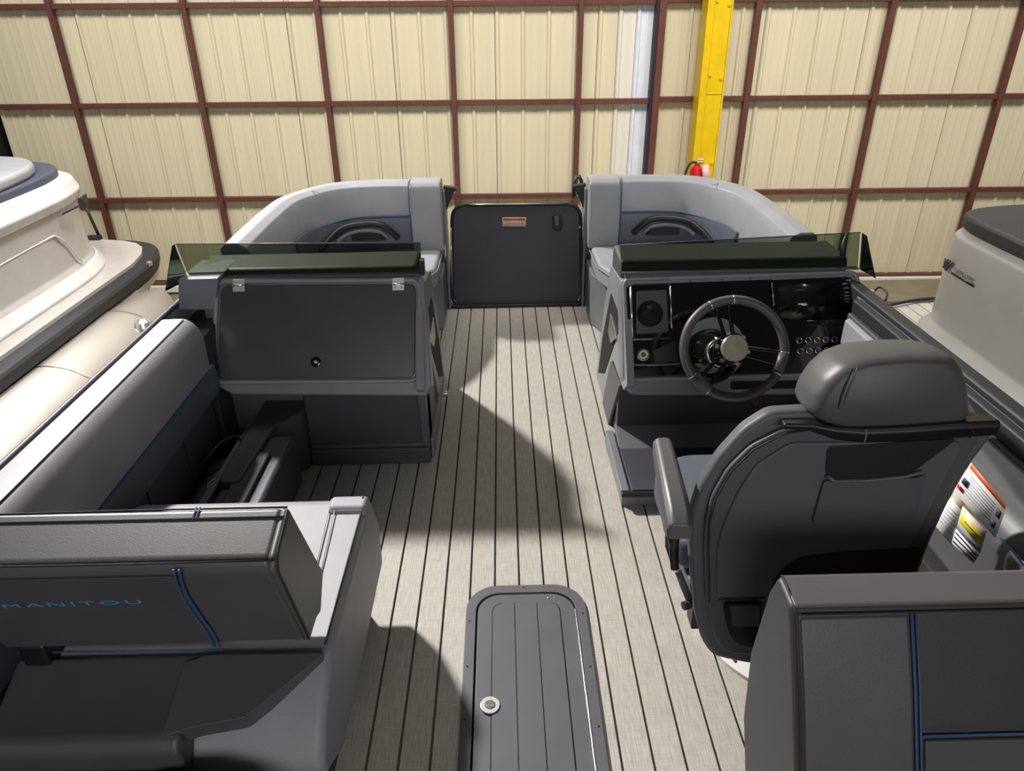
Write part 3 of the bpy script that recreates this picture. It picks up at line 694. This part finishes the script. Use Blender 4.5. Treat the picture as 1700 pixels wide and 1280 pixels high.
pk = plate('map_pocket', round_poly([(1369, 797), (1388, 802), (1520, 794), (1536, 790), (1522, 860), (1492, 876), (1364, 882), (1349, 868)], 8, 4), CP, CN, .014, 'leather_black', ch, .006, 4, lift=.016)
plate('pocket_mouth', round_poly([(1374, 742), (1590, 729), (1516, 784), (1480, 793), (1384, 797), (1370, 786)], 8, 4), CP, CN, .004, 'plastic_black', ch, .001, lift=.009)
tube('pocket_lip', [at_p(x, y, CP+CN*.012, CN) for x, y in ((1372, 790), (1386, 799), (1440, 798), (1500, 792), (1530, 784), (1532, 790))], .005, 'leather_dark', ch)
# shoulder bar
bars = [at_p(x, y, CP+CN*.012, CN) for x, y in ((1300, 707), (1345, 708), (1384, 716), (1430, 719), (1500, 716), (1580, 710), (1650, 707))]
rings = []
for i, p in enumerate(bars):
    hh = (.008, .011, .018, .02, .021, .021, .019)[i]; dd = (.008, .012, .02, .024, .026, .026, .024)[i]
    rings.append([p+V((0, 0, hh))+CN*(-.02), p+V((0, 0, hh))+CN*(dd-.008), p+V((0, 0, hh*.4))+CN*dd, p-V((0, 0, hh*.8))+CN*(dd-.004), p-V((0, 0, hh))+CN*(-.02)])
loft('shoulder_bar', rings, 'plastic_black', ch, .004)
tube('bar_seam', [p for p in [bars[3]+V((0, 0, .018))+CN*.018, bars[3]+CN*.0255, bars[3]-V((0, 0, .016))+CN*.021]], .0016, 'plastic_grey', ch)
tube('bar_seam', [p for p in [bars[5]+V((.03, 0, .018))+CN*.02, bars[5]+V((.03, 0, 0))+CN*.0275, bars[5]+V((.03, 0, -.016))+CN*.022]], .0016, 'plastic_black', ch)
# headrest: puffy block, lofted in slices through its thickness
hp = [(1338, 682), (1346, 655), (1366, 625), (1392, 603), (1430, 590), (1490, 584), (1550, 584), (1582, 590), (1598, 612), (1607, 650), (1609, 682), (1600, 697), (1500, 704), (1392, 708), (1360, 700)]
hp = round_poly(hp, 10, 3)
hc = (1480, 655)
rings = []
for s, dpt in ((.80, .030), (.90, .024), (.965, .010), (.995, -.01), (1.0, -.04), (1.0, -.08), (.97, -.11), (.86, -.13)):
    P_ = CP+CN*dpt; c2 = at_p(hc[0], hc[1], CP, CN)
    rings.append([c2+(at_p(x, y, CP, CN)-c2)*s+CN*dpt + V((0, 0, .0)) for x, y in hp])
hd = loft('headrest', rings, 'leather_black', ch)
def on_head(x, y, s=.97, d=.0135):
    c2 = at_p(hc[0], hc[1], CP, CN); return c2+(at_p(x, y, CP, CN)-c2)*s+CN*d
def oh(x, y, d): return at_p(x, y, CP+CN*d, CN)
tube('headrest_seam', spline([oh(1415, 611, .027), oh(1398, 655, .0315), oh(1388, 690, .025)]), .0024, 'seam', hd)
tube('headrest_seam', spline([oh(1424, 610, .027), oh(1406, 655, .0315), oh(1396, 690, .025)]), .0018, 'leather_dark', hd)
tube('headrest_seam', spline([oh(1352, 672, .012), oh(1368, 682, .022), oh(1384, 699, .018)]), .002, 'seam', hd)
# contour line of the shell shoulder
tube('shell_seam', [at_p(x, y, CP+CN*.0075, CN) for x, y in ((1352, 712), (1302, 720), (1252, 746), (1214, 783), (1188, 829), (1178, 868), (1176, 912), (1178, 1000))], .0024, 'seam', ch)
# lower vent
vt = plate('vent_opening', round_poly([(1201, 1001), (1264, 1000), (1262, 1076), (1230, 1072), (1212, 1056), (1204, 1030)], 6, 3), CP, CN, .003, 'void', ch, 0, lift=.009)
plate('vent_box', [(1212, 1006), (1262, 1005), (1262, 1040), (1216, 1040)], CP, CN, .004, 'plastic_dark', vt, .001, lift=.012)
tube('vent_line', [at_p(1193, 996, CP+CN*.008, CN), at_p(1270, 993, CP+CN*.008, CN)], .0015, 'seam', ch)
# seat, arms, lever, pedestal
xy('seat_cushion', round_poly([(.415, 1.38), (1.02, 1.38), (1.02, 1.74), (.94, 1.80), (.50, 1.80), (.415, 1.72)], .06), .38, .47, 'leather_slate', ch, .025, 4)
xy('seat_pan', round_poly([(.44, 1.32), (.98, 1.32), (.98, 1.78), (.46, 1.74)], .05), .31, .38, 'plastic_char', ch, .012)
yz('side_bracket', [(1.36, .58), (1.42, .60), (1.42, .40), (1.38, .24), (1.33, .24)], .455, .475, 'plastic_black', ch, .004)
A0 = at_z(1100, 722, .72); A1 = at_z(1132, 858, .72)
ad = (A1-A0).normalized(); an = V((0, 0, 1)).cross(ad).normalized()
def arm(off, par=ch, name='armrest'):
    rr = []
    for s_, wd, up, dwn in ((0, .014, -.012, .045), (.03, .024, 0, .055), (.5, .027, .0, .062), (.88, .03, -.004, .072), (1.0, .028, -.022, .06)):
        c = A0+(A1-A0)*s_+off
        rr.append([c+an*-wd+V((0, 0, up-.012)), c+an*(-wd*.6)+V((0, 0, up)), c+an*(wd*.6)+V((0, 0, up)), c+an*wd+V((0, 0, up-.012)), c+an*wd*.9+V((0, 0, -dwn)), c-an*wd*.9+V((0, 0, -dwn))])
    return loft(name, rr, 'leather_dark', par, .006)
ar = arm(V((0, 0, 0)))
tube('arm_post', [A1+V((-.005, .03, -.06)), at_y(1118, 905, 1.36), at_y(1120, 945, 1.34)], [.014, .013, .010], 'plastic_black', ch)
ar2 = arm(at_y(1620, 688, 1.42)-A1)
lv = tube('recline_lever', [at_y(1108, 850, 1.42), at_y(1112, 905, 1.38), at_y(1122, 945, 1.36)], [.006, .012, .009], 'rubber', ch)
disc('recline_knob', at_y(1146, 1003, 1.31), (-1, -.3, 0), .011, .02, 'rubber', ch, 12)
tube('slide_handle', [at_y(1126, 950, 1.34), at_y(1146, 1000, 1.32)], .009, 'plastic_char', ch)
lathe('pedestal', (.83, 1.57, .0), (0, 0, 1), [(.12, .02), (.08, .05), (.06, .12), (.05, .34), (.16, .36)], 'plastic_char', ch)
lathe('base_ring', (.83, 1.57, .0), (0, 0, 1), [(.275, 0), (.275, .012), (.25, .022), (.20, .026), (.12, .028)], 'white', ch, 48)
for a in (195, 215, 235, 160): disc('base_screw', (.83+.255*math.cos(math.radians(a)), 1.57+.255*math.sin(math.radians(a)), .019), (0, 0, 1), .006, .004, 'brass', ch, 10)

# ================================================================== STARBOARD SIDE
t = thing('side_bolster', (1.2, 1.6, 0), 'dark side wall and curved bolster between the helm chair and the right rail', 'side panel')
xz('wall_panel', [(1.26, 0), (1.26, .632), (1.33, .632), (1.33, 0)], .3, 2.46, 'plastic_char', t, .006)
xz('light_strip', [(1.245, .52), (1.245, .61), (1.262, .62), (1.262, .51)], 2.22, 2.44, 'leather_mid', t, .004)
xz('bolster_pad', [(1.10, .30), (1.11, .56), (1.15, .612), (1.27, .635), (1.27, .30)], .55, 1.70, 'leather_black', t, .03, 5)
xz('bolster_base', [(1.13, .0), (1.13, .30), (1.27, .30), (1.27, .0)], .55, 1.70, 'plastic_dark', t, .01, 3)
tube('bolster_seam', [(1.112, y, .565) for y in (.58, 1.0, 1.66)], .002, 'blue_thread', t)
# warning tags, hanging in front of the bolster
TN = V((-1, -.45, .25)).normalized(); TP = at_x(1615, 850, 1.055)
def tagcard(px, m, lift, label, strips=()):
    q = thing('hang_tag', tuple(at_p(px[0][0], px[0][1], TP+TN*lift, TN)), label, 'tag', 'warning tags hanging on the side bolster')
    plate('card', px, TP, TN, .0012, m, q, 0, lift=lift)
    return q
def lerp2(a, b, t_): return (a[0]+(b[0]-a[0])*t_, a[1]+(b[1]-a[1])*t_)
def strip(q, name, quad, u0, u1, v0, v1, m, lift):
    """a printed bar inside a quad given as tl, tr, br, bl"""
    def P2(u_, v_): return lerp2(lerp2(quad[0], quad[1], u_), lerp2(quad[3], quad[2], u_), v_)
    return plate(name, [P2(u0, v0), P2(u1, v0), P2(u1, v1), P2(u0, v1)], TP, TN, .0004, m, q, 0, lift=lift)
Q1_ = [(1612, 768), (1672, 840), (1652, 893), (1585, 820)]
q = tagcard([(1612, 768), (1672, 840), (1652, 893), (1583, 815)], 'white', .012, 'white warning tag with orange header hanging on the dark side bolster')
strip(q, 'orange_header', Q1_, .02, .98, .0, .14, 'orange', .0126)
for k in range(7): strip(q, 'printed_line', Q1_, .12, .78, .26+.08*k, .285+.08*k, 'ink_soft', .0126)
strip(q, 'pictogram', Q1_, .84, .95, .28, .5, 'ink', .0126); strip(q, 'pictogram', Q1_, .80, .92, .66, .84, 'ink', .0126)
Q2_ = [(1602, 783), (1622, 806), (1596, 868), (1572, 838)]
q = tagcard([(1604, 780), (1624, 806), (1602, 862), (1572, 836)], 'label_cream', .009, 'narrow white tag with small drawings, left of the orange headed tag')
strip(q, 'pictogram', Q2_, .1, .5, .12, .28, 'ink', .0136); strip(q, 'pictogram', Q2_, .0, .4, .36, .46, 'red', .0136)
Q3_ = [(1576, 828), (1597, 848), (1581, 905), (1549, 868)]
q = tagcard([(1578, 826), (1597, 848), (1580, 905), (1549, 869)], 'white', .015, 'white printed tag hanging lowest left on the side bolster')
for k in range(6): strip(q, 'printed_line', Q3_, .15, .85, .2+.11*k, .23+.11*k, 'ink_soft', .0156)
Q4_ = [(1598, 840), (1638, 882), (1626, 920), (1588, 876)]
q = tagcard(Q4_, 'label_cream', .018, 'yellow striped tag hanging below the orange headed tag')
strip(q, 'yellow_panel', Q4_, .05, .95, .3, .72, 'label_yellow', .0186); strip(q, 'dark_line', Q4_, .2, .8, .45, .5, 'ink', .0191)
strip(q, 'grey_band', Q4_, .0, 1.0, .78, .98, 'ink_soft', .0186)
Q5_ = [(1587, 878), (1625, 921), (1616, 936), (1580, 902)]
q = tagcard(Q5_, 'white', .016, 'dark lined tag at the very bottom of the hanging tags')
for k in range(3): strip(q, 'dark_line', Q5_, .02, .98, .15+.3*k, .27+.3*k, 'ink', .0166)

# aft starboard lounge back, right foreground
t = thing('rear_seat', (.9, .9, 0), 'charcoal rear seat back with blue stitching, in the right foreground', 'seat')
prof = [(.885, .738), (.893, .752), (.963, .757), (.985, .70), (1.012, .52), (.99, .36), (.93, .25), (.90, .0), (.62, .0), (.68, .35), (.755, .505), (.82, .63)]
yz('seat_back', prof, .468, 1.26, 'leather_shaded', t, .012, 5)
yz('top_panel', [(.888, .752), (.893, .7555), (.955, .760), (.965, .755), (.92, .74)], .474, 1.26, 'leather_warm', t, .003, 3)
yz('front_panel', [(.881, .737), (.815, .63), (.75, .505), (.675, .35), (.69, .34), (.77, .505), (.90, .73)], .482, .664, 'leather_dark', t, .005, 3)
tube('top_seam', [(x, .883, .743) for x in (.478, .8, 1.26)], .0018, 'seam', t)
tube('edge_seam', [(.474, .958, .760), (.475, .925, .7585), (.4765, .884, .745), (.4765, .816, .632), (.4765, .751, .507), (.4765, .676, .352)], .002, 'seam', t)
for dx in (0, .008):
    tube('blue_stitching', [(.668+dx, .884, .742), (.668+dx, .817, .632), (.668+dx, .752, .508), (.668+dx, .677, .352)], .0019, 'blue_thread', t)
fb = lambda x_, z_: (x_, .752+(z_-.508)*(.065/.124)-.001, z_)
tube('blue_piping', [fb(.680, .566), fb(1.26, .566)], .0022, 'blue_thread', t)
yz('lower_cushion', [(.776, .560), (.751, .508), (.673, .352), (.69, .34), (.79, .555)], .682, 1.26, 'leather_black', t, .004, 3)

# ================================================================== PORT FOREGROUND: flip backrest and chaise
k_ = .857
t = thing('flip_backrest', (-.75, 1.12, .42), 'charcoal flip backrest with blue lettering across the left foreground seat', 'backrest')
BXR = -.425
def bp_(px, py): p = at_x(px, py, BXR); return (p[1], p[2])
A, A2, B, B2, Cc, D2, D = bp_(481, 841), bp_(477, 855), bp_(459, 926), bp_(460, 948), bp_(516, 1064), bp_(534, 1017), bp_(538, 947)
prof = [A, B, B2, Cc, (Cc[0]+.06, Cc[1]-.0), D2, D]
body = yz('cushion', prof, -1.06, BXR-.012, 'leather_dark', t, .012, 4)
yz('end_cap', [(y, z) for y, z in prof], BXR-.02, BXR, 'leather_dark', t, .010, 4)
yz('aft_panel', [(B2[0]-.004, B2[1]-.005), (Cc[0]-.004, Cc[1]+.006), (Cc[0]+.02, Cc[1]+.006), (B2[0]+.03, B2[1]-.005)], -1.06, at_y(300, 960, 1.0)[0]-.02, 'leather_black', t, .002)
def aft(px, py, off=.005):
    a_, b_ = V((0, *B2)), V((0, *Cc)); dd = (b_-a_).normalized(); nn = V((0, -dd[2], dd[1]));
    nn = nn if nn[1] < 0 else -nn
    return at_p(px, py, a_+nn*off, nn), dd, nn
def topf(px, py, off=.004):
    a_, b_ = V((0, *A)), V((0, *B)); dd = (b_-a_).normalized(); nn = V((0, -dd[2], dd[1])); nn = nn if nn[2] > 0 else -nn
    return at_p(px, py, a_+nn*off, nn)
for d in (0, 9): tube('blue_stitching', spline([aft(288+d, 947)[0], aft(300+d, 985)[0], aft(322+d, 1020)[0], aft(340+d, 1045)[0], aft(356+d, 1072)[0]]), .0026, 'blue_thread', t)
tube('ridge_seam', [topf(0, 941, .001), topf(200, 937, .001), topf(455, 930, .001)], .002, 'seam', t)
tube('top_seam', [topf(0, 868, .001), topf(240, 863, .001), topf(470, 858, .001)], .002, 'seam', t)
tube('top_seam', [topf(0, 854, -.003), topf(240, 847, -.003), topf(477, 842, -.003)], .002, 'seam', t)
for d in (0, 6): tube('blue_stitching', [topf(326+d, 842, .001), topf(321+d, 860, .001)], .0018, 'blue_thread', t)
tube('end_seam', [topf(476, 846, .002), topf(474, 862, .002), topf(461, 912, .002), topf(460, 927, .003), aft(462, 950, .003)[0], aft(490, 1010, .003)[0], aft(513, 1060, .003)[0]], .0024, 'seam', t)
o, dd, nn = aft(5, 1008)
e2, _, _ = aft(241, 1000)
text('lettering', 'MANITOU', aft(5, 1009)[0], e2-o, -dd,   .015, 'blue_letter', t, 1.25, (e2-o).length/(.0235*4.78))
tube('blue_piping', [aft(30, 1083, -.001)[0], aft(240, 1081, -.001)[0], aft(370, 1078, -.001)[0]], .002, 'blue_thread', t)
# hinge arm below the left end
box('hinge_arm', (-1.04, 1.10, .40), (-.98, 1.2, .48), 'plastic_black', t, .01)

t = thing('chaise_seat', (-.7, 1.4, 0), 'light grey chaise seat with dark inset cushions in the left foreground', 'seat')
EX = -.392
def sp(px, py): p = at_z(px, py, .42); return p
prof = [(1.69, .40), (1.665, .42), (1.13, .42), (1.02, .355), (.955, .27), (.97, .22), (1.10, .13), (1.73, .13), (1.75, .27)]
yz('seat_body', prof, -1.06, EX, 'leather_light', t, .022, 5)
yz('far_bolster', [(1.60, .418), (1.615, .436), (1.665, .436), (1.69, .40), (1.66, .36), (1.6, .36)], -.50, EX-.004, 'leather_light', t, .012, 4)
tube('edge_seam', [(EX-.018, 1.66, .437), (EX-.016, 1.60, .422), (EX-.016, 1.14, .423)], .0024, 'seam', t)
for d in (0, .012): tube('stitch_line', [(-.50+d*1.3, 1.66, .428), (-.475+d*1.3, 1.25, .423)], .0016, 'leather_mid', t)
yz('seat_base', [(1.66, 0), (1.66, .14), (.9, .14), (.9, 0)], -1.06, -.44, 'plastic_dark', t, .01)
# dark cushion sloping aft
pr2 = [(1.115, .429), (1.02, .372), (.93, .352), (.93, .25), (1.11, .25)]
def zc(px, py, y, z): return None
xy_l = [(-1.06, 1.12), (-.62, 1.12)]
yz('aft_cushion', [(1.118, .430), (1.03, .395), (.95, .385), (.93, .36), (.94, .22), (1.10, .22)], -1.06, -.66, 'leather_black', t, .012, 4)
SN = V((0, -.065, .188)).normalized(); SN = V((0, -math.sin(math.atan2(.05, .17)), math.cos(math.atan2(.05, .17))))
plate('aft_cushion_panel', round_poly([(306, 1100), (345, 1087), (538, 1084), (470, 1140), (404, 1192), (330, 1205), (268, 1222)], 8, 4), (0, 1.118, .437), SN, .05, 'leather_dark', t, .012, 4)
t2 = thing('aft_seat_cushion', (-.8, .75, 0), 'dark aft seat cushion with rounded corner at the bottom left', 'cushion')
xy('cushion', [(-1.1, .3), (-.47, .3), (-.455, .80), (-.475, .87), (-.53, .905), (-1.1, .905)], .18, .335, 'leather_black', t2, .03, 5)
box('cushion_panel', (-.70, .3, .30), (-.56, .90, .339), 'leather_dark', t2, .01, 3)
box('cushion_base', (-1.1, .3, 0), (-.50, .88, .18), 'plastic_dark', t2, .01)

# ================================================================== NEIGHBOUR BOAT, LEFT
nb = thing('neighbour_boat', (-3.4, 4.0, -.9), 'white sided pontoon boat parked alongside on the left', 'boat')
dk = [(-2.76, .6), (-2.76, 5.22), (-2.80, 5.46), (-2.87, 5.64), (-2.97, 5.76), (-3.12, 5.84), (-3.4, 5.9), (-5.0, 5.95), (-5.0, .6)]
xy('deck', dk, -.04, .0, 'gel_beige', nb, .004)
rp = spline([(x, y, -.055) for x, y in [(-2.70, .6), (-2.70, 3.0), (-2.70, 4.6), (-2.705, 5.0), (-2.72, 5.3), (-2.79, 5.60), (-2.92, 5.80), (-3.2, 5.91), (-3.7, 5.94), (-4.9, 5.95)]], 6)
def band(name, path, prof, m, par, bev=.004, flip=1):
    out = []; prev = None
    for i, p in enumerate(path):
        a = path[max(0, i-1)]; b = path[min(len(path)-1, i+1)]; tn = (b-a).normalized(); nn = V((tn[1], -tn[0], 0))*flip
        out.append([p+nn*o_+V((0, 0, z_)) for o_, z_ in prof])
    return loft(name, out, m, par, bev)
band('rub_rail', rp, [(-.065, .03), (.035, .03), (.052, .01), (.052, -.045), (-.04, -.045)], 'rubber', nb)
band('rub_rail_lower', rp, [(-.06, -.05), (.03, -.05), (.038, -.085), (-.06, -.085)], 'rubber', nb)
band('deck_fascia', rp, [(-.05, -.088), (.02, -.088), (.02, -.15), (-.05, -.15)], 'gel_beige', nb)
sp_ = spline([(-2.93, .6, 0), (-2.93, 2.4, 0), (-2.93, 3.8, 0), (-2.93, 4.3, 0), (-2.932, 4.65, 0), (-2.95, 4.95, 0), (-3.02, 5.22, 0), (-3.17, 5.42, 0), (-3.4, 5.52, 0), (-3.75, 5.56, 0), (-4.3, 5.57, 0), (-5.0, 5.57, 0)], 6)
band('side_panel', sp_, [(-.03, .0), (.03, .0), (.035, .05), (-.01, .12), (-.02, .30), (-.005, .50), (-.05, .51)], 'gel_beige', nb, .01)
band('upper_band', sp_, [(-.05, .49), (.01, .50), (.03, .56), (.0, .63), (-.06, .655), (-.1, .655), (-.1, .5)], 'gel_white', nb, .01)
band('lower_flare_highlight', sp_, [(-.03, .0), (.055, .0), (.06, .02), (.02, .085), (-.03, .1)], 'gel_white', nb, .006)  # white foot band, the panel's bottom highlight put into its colour
xy('coaming', [(p[0]-.06, p[1]-.05) for p in sp_]+[(-5.0, .6)], .63, .705, 'navy', nb, .02, 3)
cu = spline([(-3.0, .6, 0), (-3.0, 3.0, 0), (-3.0, 4.2, 0), (-3.02, 4.6, 0), (-3.08, 4.9, 0), (-3.22, 5.14, 0), (-3.45, 5.28, 0), (-3.9, 5.34, 0), (-5.0, 5.35, 0)], 6)
xy('bow_cushion', [(p[0], p[1]) for p in cu]+[(-5.0, .6)], .70, .775, 'leather_mid', nb, .03, 5)
cu_ = spline([(-3.16, .6, 0), (-3.16, 3.0, 0), (-3.16, 4.1, 0), (-3.18, 4.5, 0), (-3.24, 4.76, 0), (-3.36, 4.96, 0), (-3.6, 5.06, 0), (-4.0, 5.1, 0), (-5.0, 5.11, 0)], 6)
xy('seat_inner', [(p[0], p[1]) for p in cu_]+[(-5.0, .6)], .775, .782, 'leather_warm', nb, .006, 3)
tube('panel_crease', spline([(-2.948, .8, .30), (-2.948, 3.2, .33), (-2.948, 4.5, .36), (-2.944, 4.75, .33), (-2.935, 4.9, .12)], 5), .006, 'gel_white', nb)
sq = at_x(102, 356, -2.925); sq2 = at_x(130, 343, -2.925)
text('wordmark', 'EXPLORE', at_x(101, 353, -2.92), sq2-sq, (0, 0, 1), .026, 'ink_soft', nb, 1.1, 1.35)
prism('nose_emblem', [at_y(129, 330, 5.2), at_y(139, 322, 5.28), at_y(143, 343, 5.28)], (.01, .02, 0), 'rubber_lt', nb, .002)
prism('wordmark_bar', [at_x(103, 357, -2.918), at_x(130, 344, -2.918), at_x(130, 341, -2.918), at_x(103, 354, -2.918)], (.003, 0, 0), 'plastic_black', nb, 0)
tube('front_strut', [at_y(143, 345, 5.84), at_y(164, 391, 5.9)], .012, 'rubber', nb)
box('strut_foot', tuple(V(at_y(163, 394, 5.88))-V((.09, .03, .02))), tuple(V(at_y(163, 394, 5.88))+V((.02, .03, .015))), 'rubber', nb)
def pontoon(nb, X, y0, y1, Z=-.46, r=.31, name='pontoon'):
    prof = [(r, y0), (r, y1-1.0), (r*.97, y1-.75), (r*.87, y1-.5), (r*.68, y1-.28), (r*.4, y1-.1), (r*.12, y1)]
    pr = spline([(a, b, 0) for a, b in prof], 4); rings = []
    for p in pr[4:] if False else pr:
        rr = p[0]; zc_ = Z+(r-rr)*.75
        rings.append([V((X+rr*math.cos(a), p[1], zc_+rr*math.sin(a))) for a in [2*math.pi*i/36 for i in range(36)]])
    return loft(name, rings, 'aluminium', nb)
pt = pontoon(nb, -2.60, .4, 5.2, -.46, .35)
for yy in (2.6, 3.7): 
    tube('pontoon_weld', [V((-2.60+.351*math.cos(a), yy, -.46+.351*math.sin(a))) for a in [math.pi*i/24-math.pi/2 for i in range(37)]], .004, 'steel', pt)
loft('pontoon_bracket', [[(-2.72, y, -.13), (-2.66, y, -.13), (-2.62, y, -.24), (-2.72, y, -.2)] for y in (.5, 5.0)], 'aluminium', nb)
q = at_y(249, 447, 5.2)
cl = thing('bow_cleat', tuple(q), 'chrome cleat and black strap at the tip of the left boat', 'cleat')
tube('strap', [at_y(x, y, 5.3) for x, y in ((250, 440), (246, 452), (243, 464), (239, 470))], .013, 'rubber', cl)
disc('cleat_cap', at_y(249, 441, 5.28), (0, 0, 1), .02, .03, 'chrome', cl, 14)
tube('rope', [at_y(x, y, 5.3) for x, y in ((246, 470), (246, 484), (243, 491))], .007, 'rubber', cl)
# black blocks and trailer bits on the ground between the boats
def blk(quad_c, size, label, z):
    x_, y_ = quad_c
    t_ = thing('rubber_block', (x_, y_, z), label, 'block', 'black blocks between the boats')
    box('block', (x_-size[0]/2, y_-size[1]/2, z), (x_+size[0]/2, y_+size[1]/2, z+size[2]), 'rubber', t_, .012)
    box('block_slot', (x_-size[0]/2+.04, y_-size[1]/2-.004, z+size[2]*.3), (x_+size[0]/2-.04, y_-size[1]/2+.01, z+size[2]*.55), 'void', t_, 0)
blk((-2.02, 4.75), (.62, .5, .16), 'large black block on the ground, nearest the grey console box', -.42)
blk((-2.0, 5.25), (.42, .3, .12), 'middle black block stacked behind the largest one', -.40)
blk((-1.95, 5.62), (.26, .2, .12), 'smallest black block, farthest back between the boats', -.38)
for y_ in (4.75, 5.25, 5.62):
    tb = thing('trailer_beam', (-2.0, y_, -.9), 'dark trailer crossbeam carrying a black block between the boats, %s' % {4.75: 'nearest', 5.25: 'middle', 5.62: 'farthest'}[y_], 'beam', 'trailer crossbeams between the boats')
    box('beam', (-2.3, y_-.05, -.56), (-1.5, y_+.05, {4.75: -.42, 5.25: -.40, 5.62: -.38}[y_]), 'rubber', tb, .005)
    box('beam_leg', (-2.1, y_-.05, -.9), (-2.0, y_+.05, -.56), 'rubber', tb, .005)
q = at_y(239, 541, 4.1)
jb = thing('trailer_ball', (q[0], q[1], q[2]-.05), 'round chrome trailer fitting beside the black blocks', 'fitting')
lathe('ball', (q[0], q[1], q[2]-.05), (0, 0, 1), [(.02, 0), (.045, .02), (.055, .05), (.045, .08), (.02, .1)], 'chrome', jb)
tube('fitting_stem', [(q[0], q[1], q[2]-.05), (q[0], q[1], -.9)], .02, 'rubber', jb)
q = at_y(226, 502, 4.9)
jb = thing('winch_bracket', tuple(q), 'pale metal winch bracket leaning at the nose of the left pontoon', 'bracket')
prism('bracket_plate', [at_y(x, y, 4.9) for x, y in ((226, 498), (232, 505), (236, 560), (212, 575), (216, 520))], (0, .02, 0), 'aluminium', jb, .002)
disc('bracket_bolt', at_y(224, 503, 4.88), (0, -1, 0), .022, .03, 'rubber', jb, 12)

# ================================================================== NEIGHBOUR BOAT, RIGHT
rb = thing('silver_boat', (3.2, 3.0, -.9), 'silver sided pontoon boat parked alongside on the right', 'boat')
xy('deck_frame', [(2.10, .5), (2.10, 4.12), (2.3, 4.17), (4.6, 4.25), (4.6, .5)], -.14, -.007, 'rubber', rb, .01)
x = 2.13
while x < 3.2:
    box('plank', (x, 2.4, -.007), (x+.0727, 4.12, 0), 'woven_vinyl', rb, .001, 1); x += .0787
rp2 = [(2.32, .5), (2.32, 2.0), (2.32, 2.6), (2.32, 3.15), (2.321, 3.46), (2.335, 3.62), (2.395, 3.74), (2.56, 3.82), (2.85, 3.86), (3.4, 3.88), (4.6, 3.89)]
sp2 = spline([(x, y, 0) for x, y in rp2], 6)
band('side_panel', sp2, [(.03, .0), (-.05, .0), (-.055, .04), (.0, .10), (-.0, .30), (.0, .50), (.01, .56), (.05, .60), (.1, .60)], 'gel_silver', rb, .01)
sp2b = [(p[0]+.02, p[1]-.02) for p in sp2]
xy('coaming', sp2b+[(4.6, .5)], .595, .672, 'rubber', rb, .022, 4)
cu3 = spline([(2.50, .5, 0), (2.50, 2.6, 0), (2.51, 3.0, 0), (2.56, 3.28, 0), (2.70, 3.44, 0), (3.0, 3.52, 0), (4.6, 3.56, 0)], 8)
xy('bow_cushion', [(p[0], p[1]) for p in cu3]+[(4.6, .5)], .672, .765, 'leather_mid', rb, .03, 5)
cu4 = spline([(2.66, .5, 0), (2.66, 2.6, 0), (2.68, 3.0, 0), (2.74, 3.18, 0), (2.88, 3.28, 0), (3.1, 3.32, 0), (4.6, 3.34, 0)], 8)
xy('seat_well', [(p[0], p[1]) for p in cu4]+[(4.6, .5)], .765, .773, 'leather_light', rb, .006, 3)
WX = 2.317
for a_, b_ in (((1568, 446), (1579, 433)), ((1571, 450), (1583, 436))):
    prism('chevron', [at_x(a_[0], a_[1], WX), at_x(b_[0], b_[1], WX), at_x(b_[0]-3.0, b_[1]-2, WX), at_x(a_[0]-2.5, a_[1]-3, WX)], (-.004, 0, 0), 'plastic_black', rb, 0)
prism('chevron', [at_x(x_, y_, WX) for x_, y_ in ((1567, 440), (1570, 428), (1576, 431))], (-.004, 0, 0), 'rubber_lt', rb, 0)
prism('wordmark_bar', [at_x(x_, y_, WX) for x_, y_ in ((1580, 451), (1617, 473), (1616, 476.5), (1579, 454))], (-.004, 0, 0), 'plastic_black', rb, 0)
text('wordmark', 'EXPLORE', at_x(1584, 450.5, WX-.003), at_x(1618, 471, WX)-at_x(1582, 449, WX), (0, 0, 1), .022, 'rubber_lt', rb, 1.2, 1.15)
pontoon(rb, 2.6, .4, 3.9, -.44, .3)
tube('mooring_line', spline([at_z(1440, 515, .02), at_z(1475, 507, .02), at_z(1520, 498, .02), at_z(1556, 495, .02)]), .01, 'rubber', rb)
# cable curled at the corner of the helm
q = at_y(1446, 487, 3.0)
cb = fs
disc('cleat_cap', q, (0, 0, 1), .012, .015, 'chrome', cb, 14)
tube('cable', spline([q+V((.02, .02, 0)), q+V((.06, .05, .01)), q+V((.07, 0, 0)), q+V((.05, -.04, -.02))]), .005, 'rubber', cb)
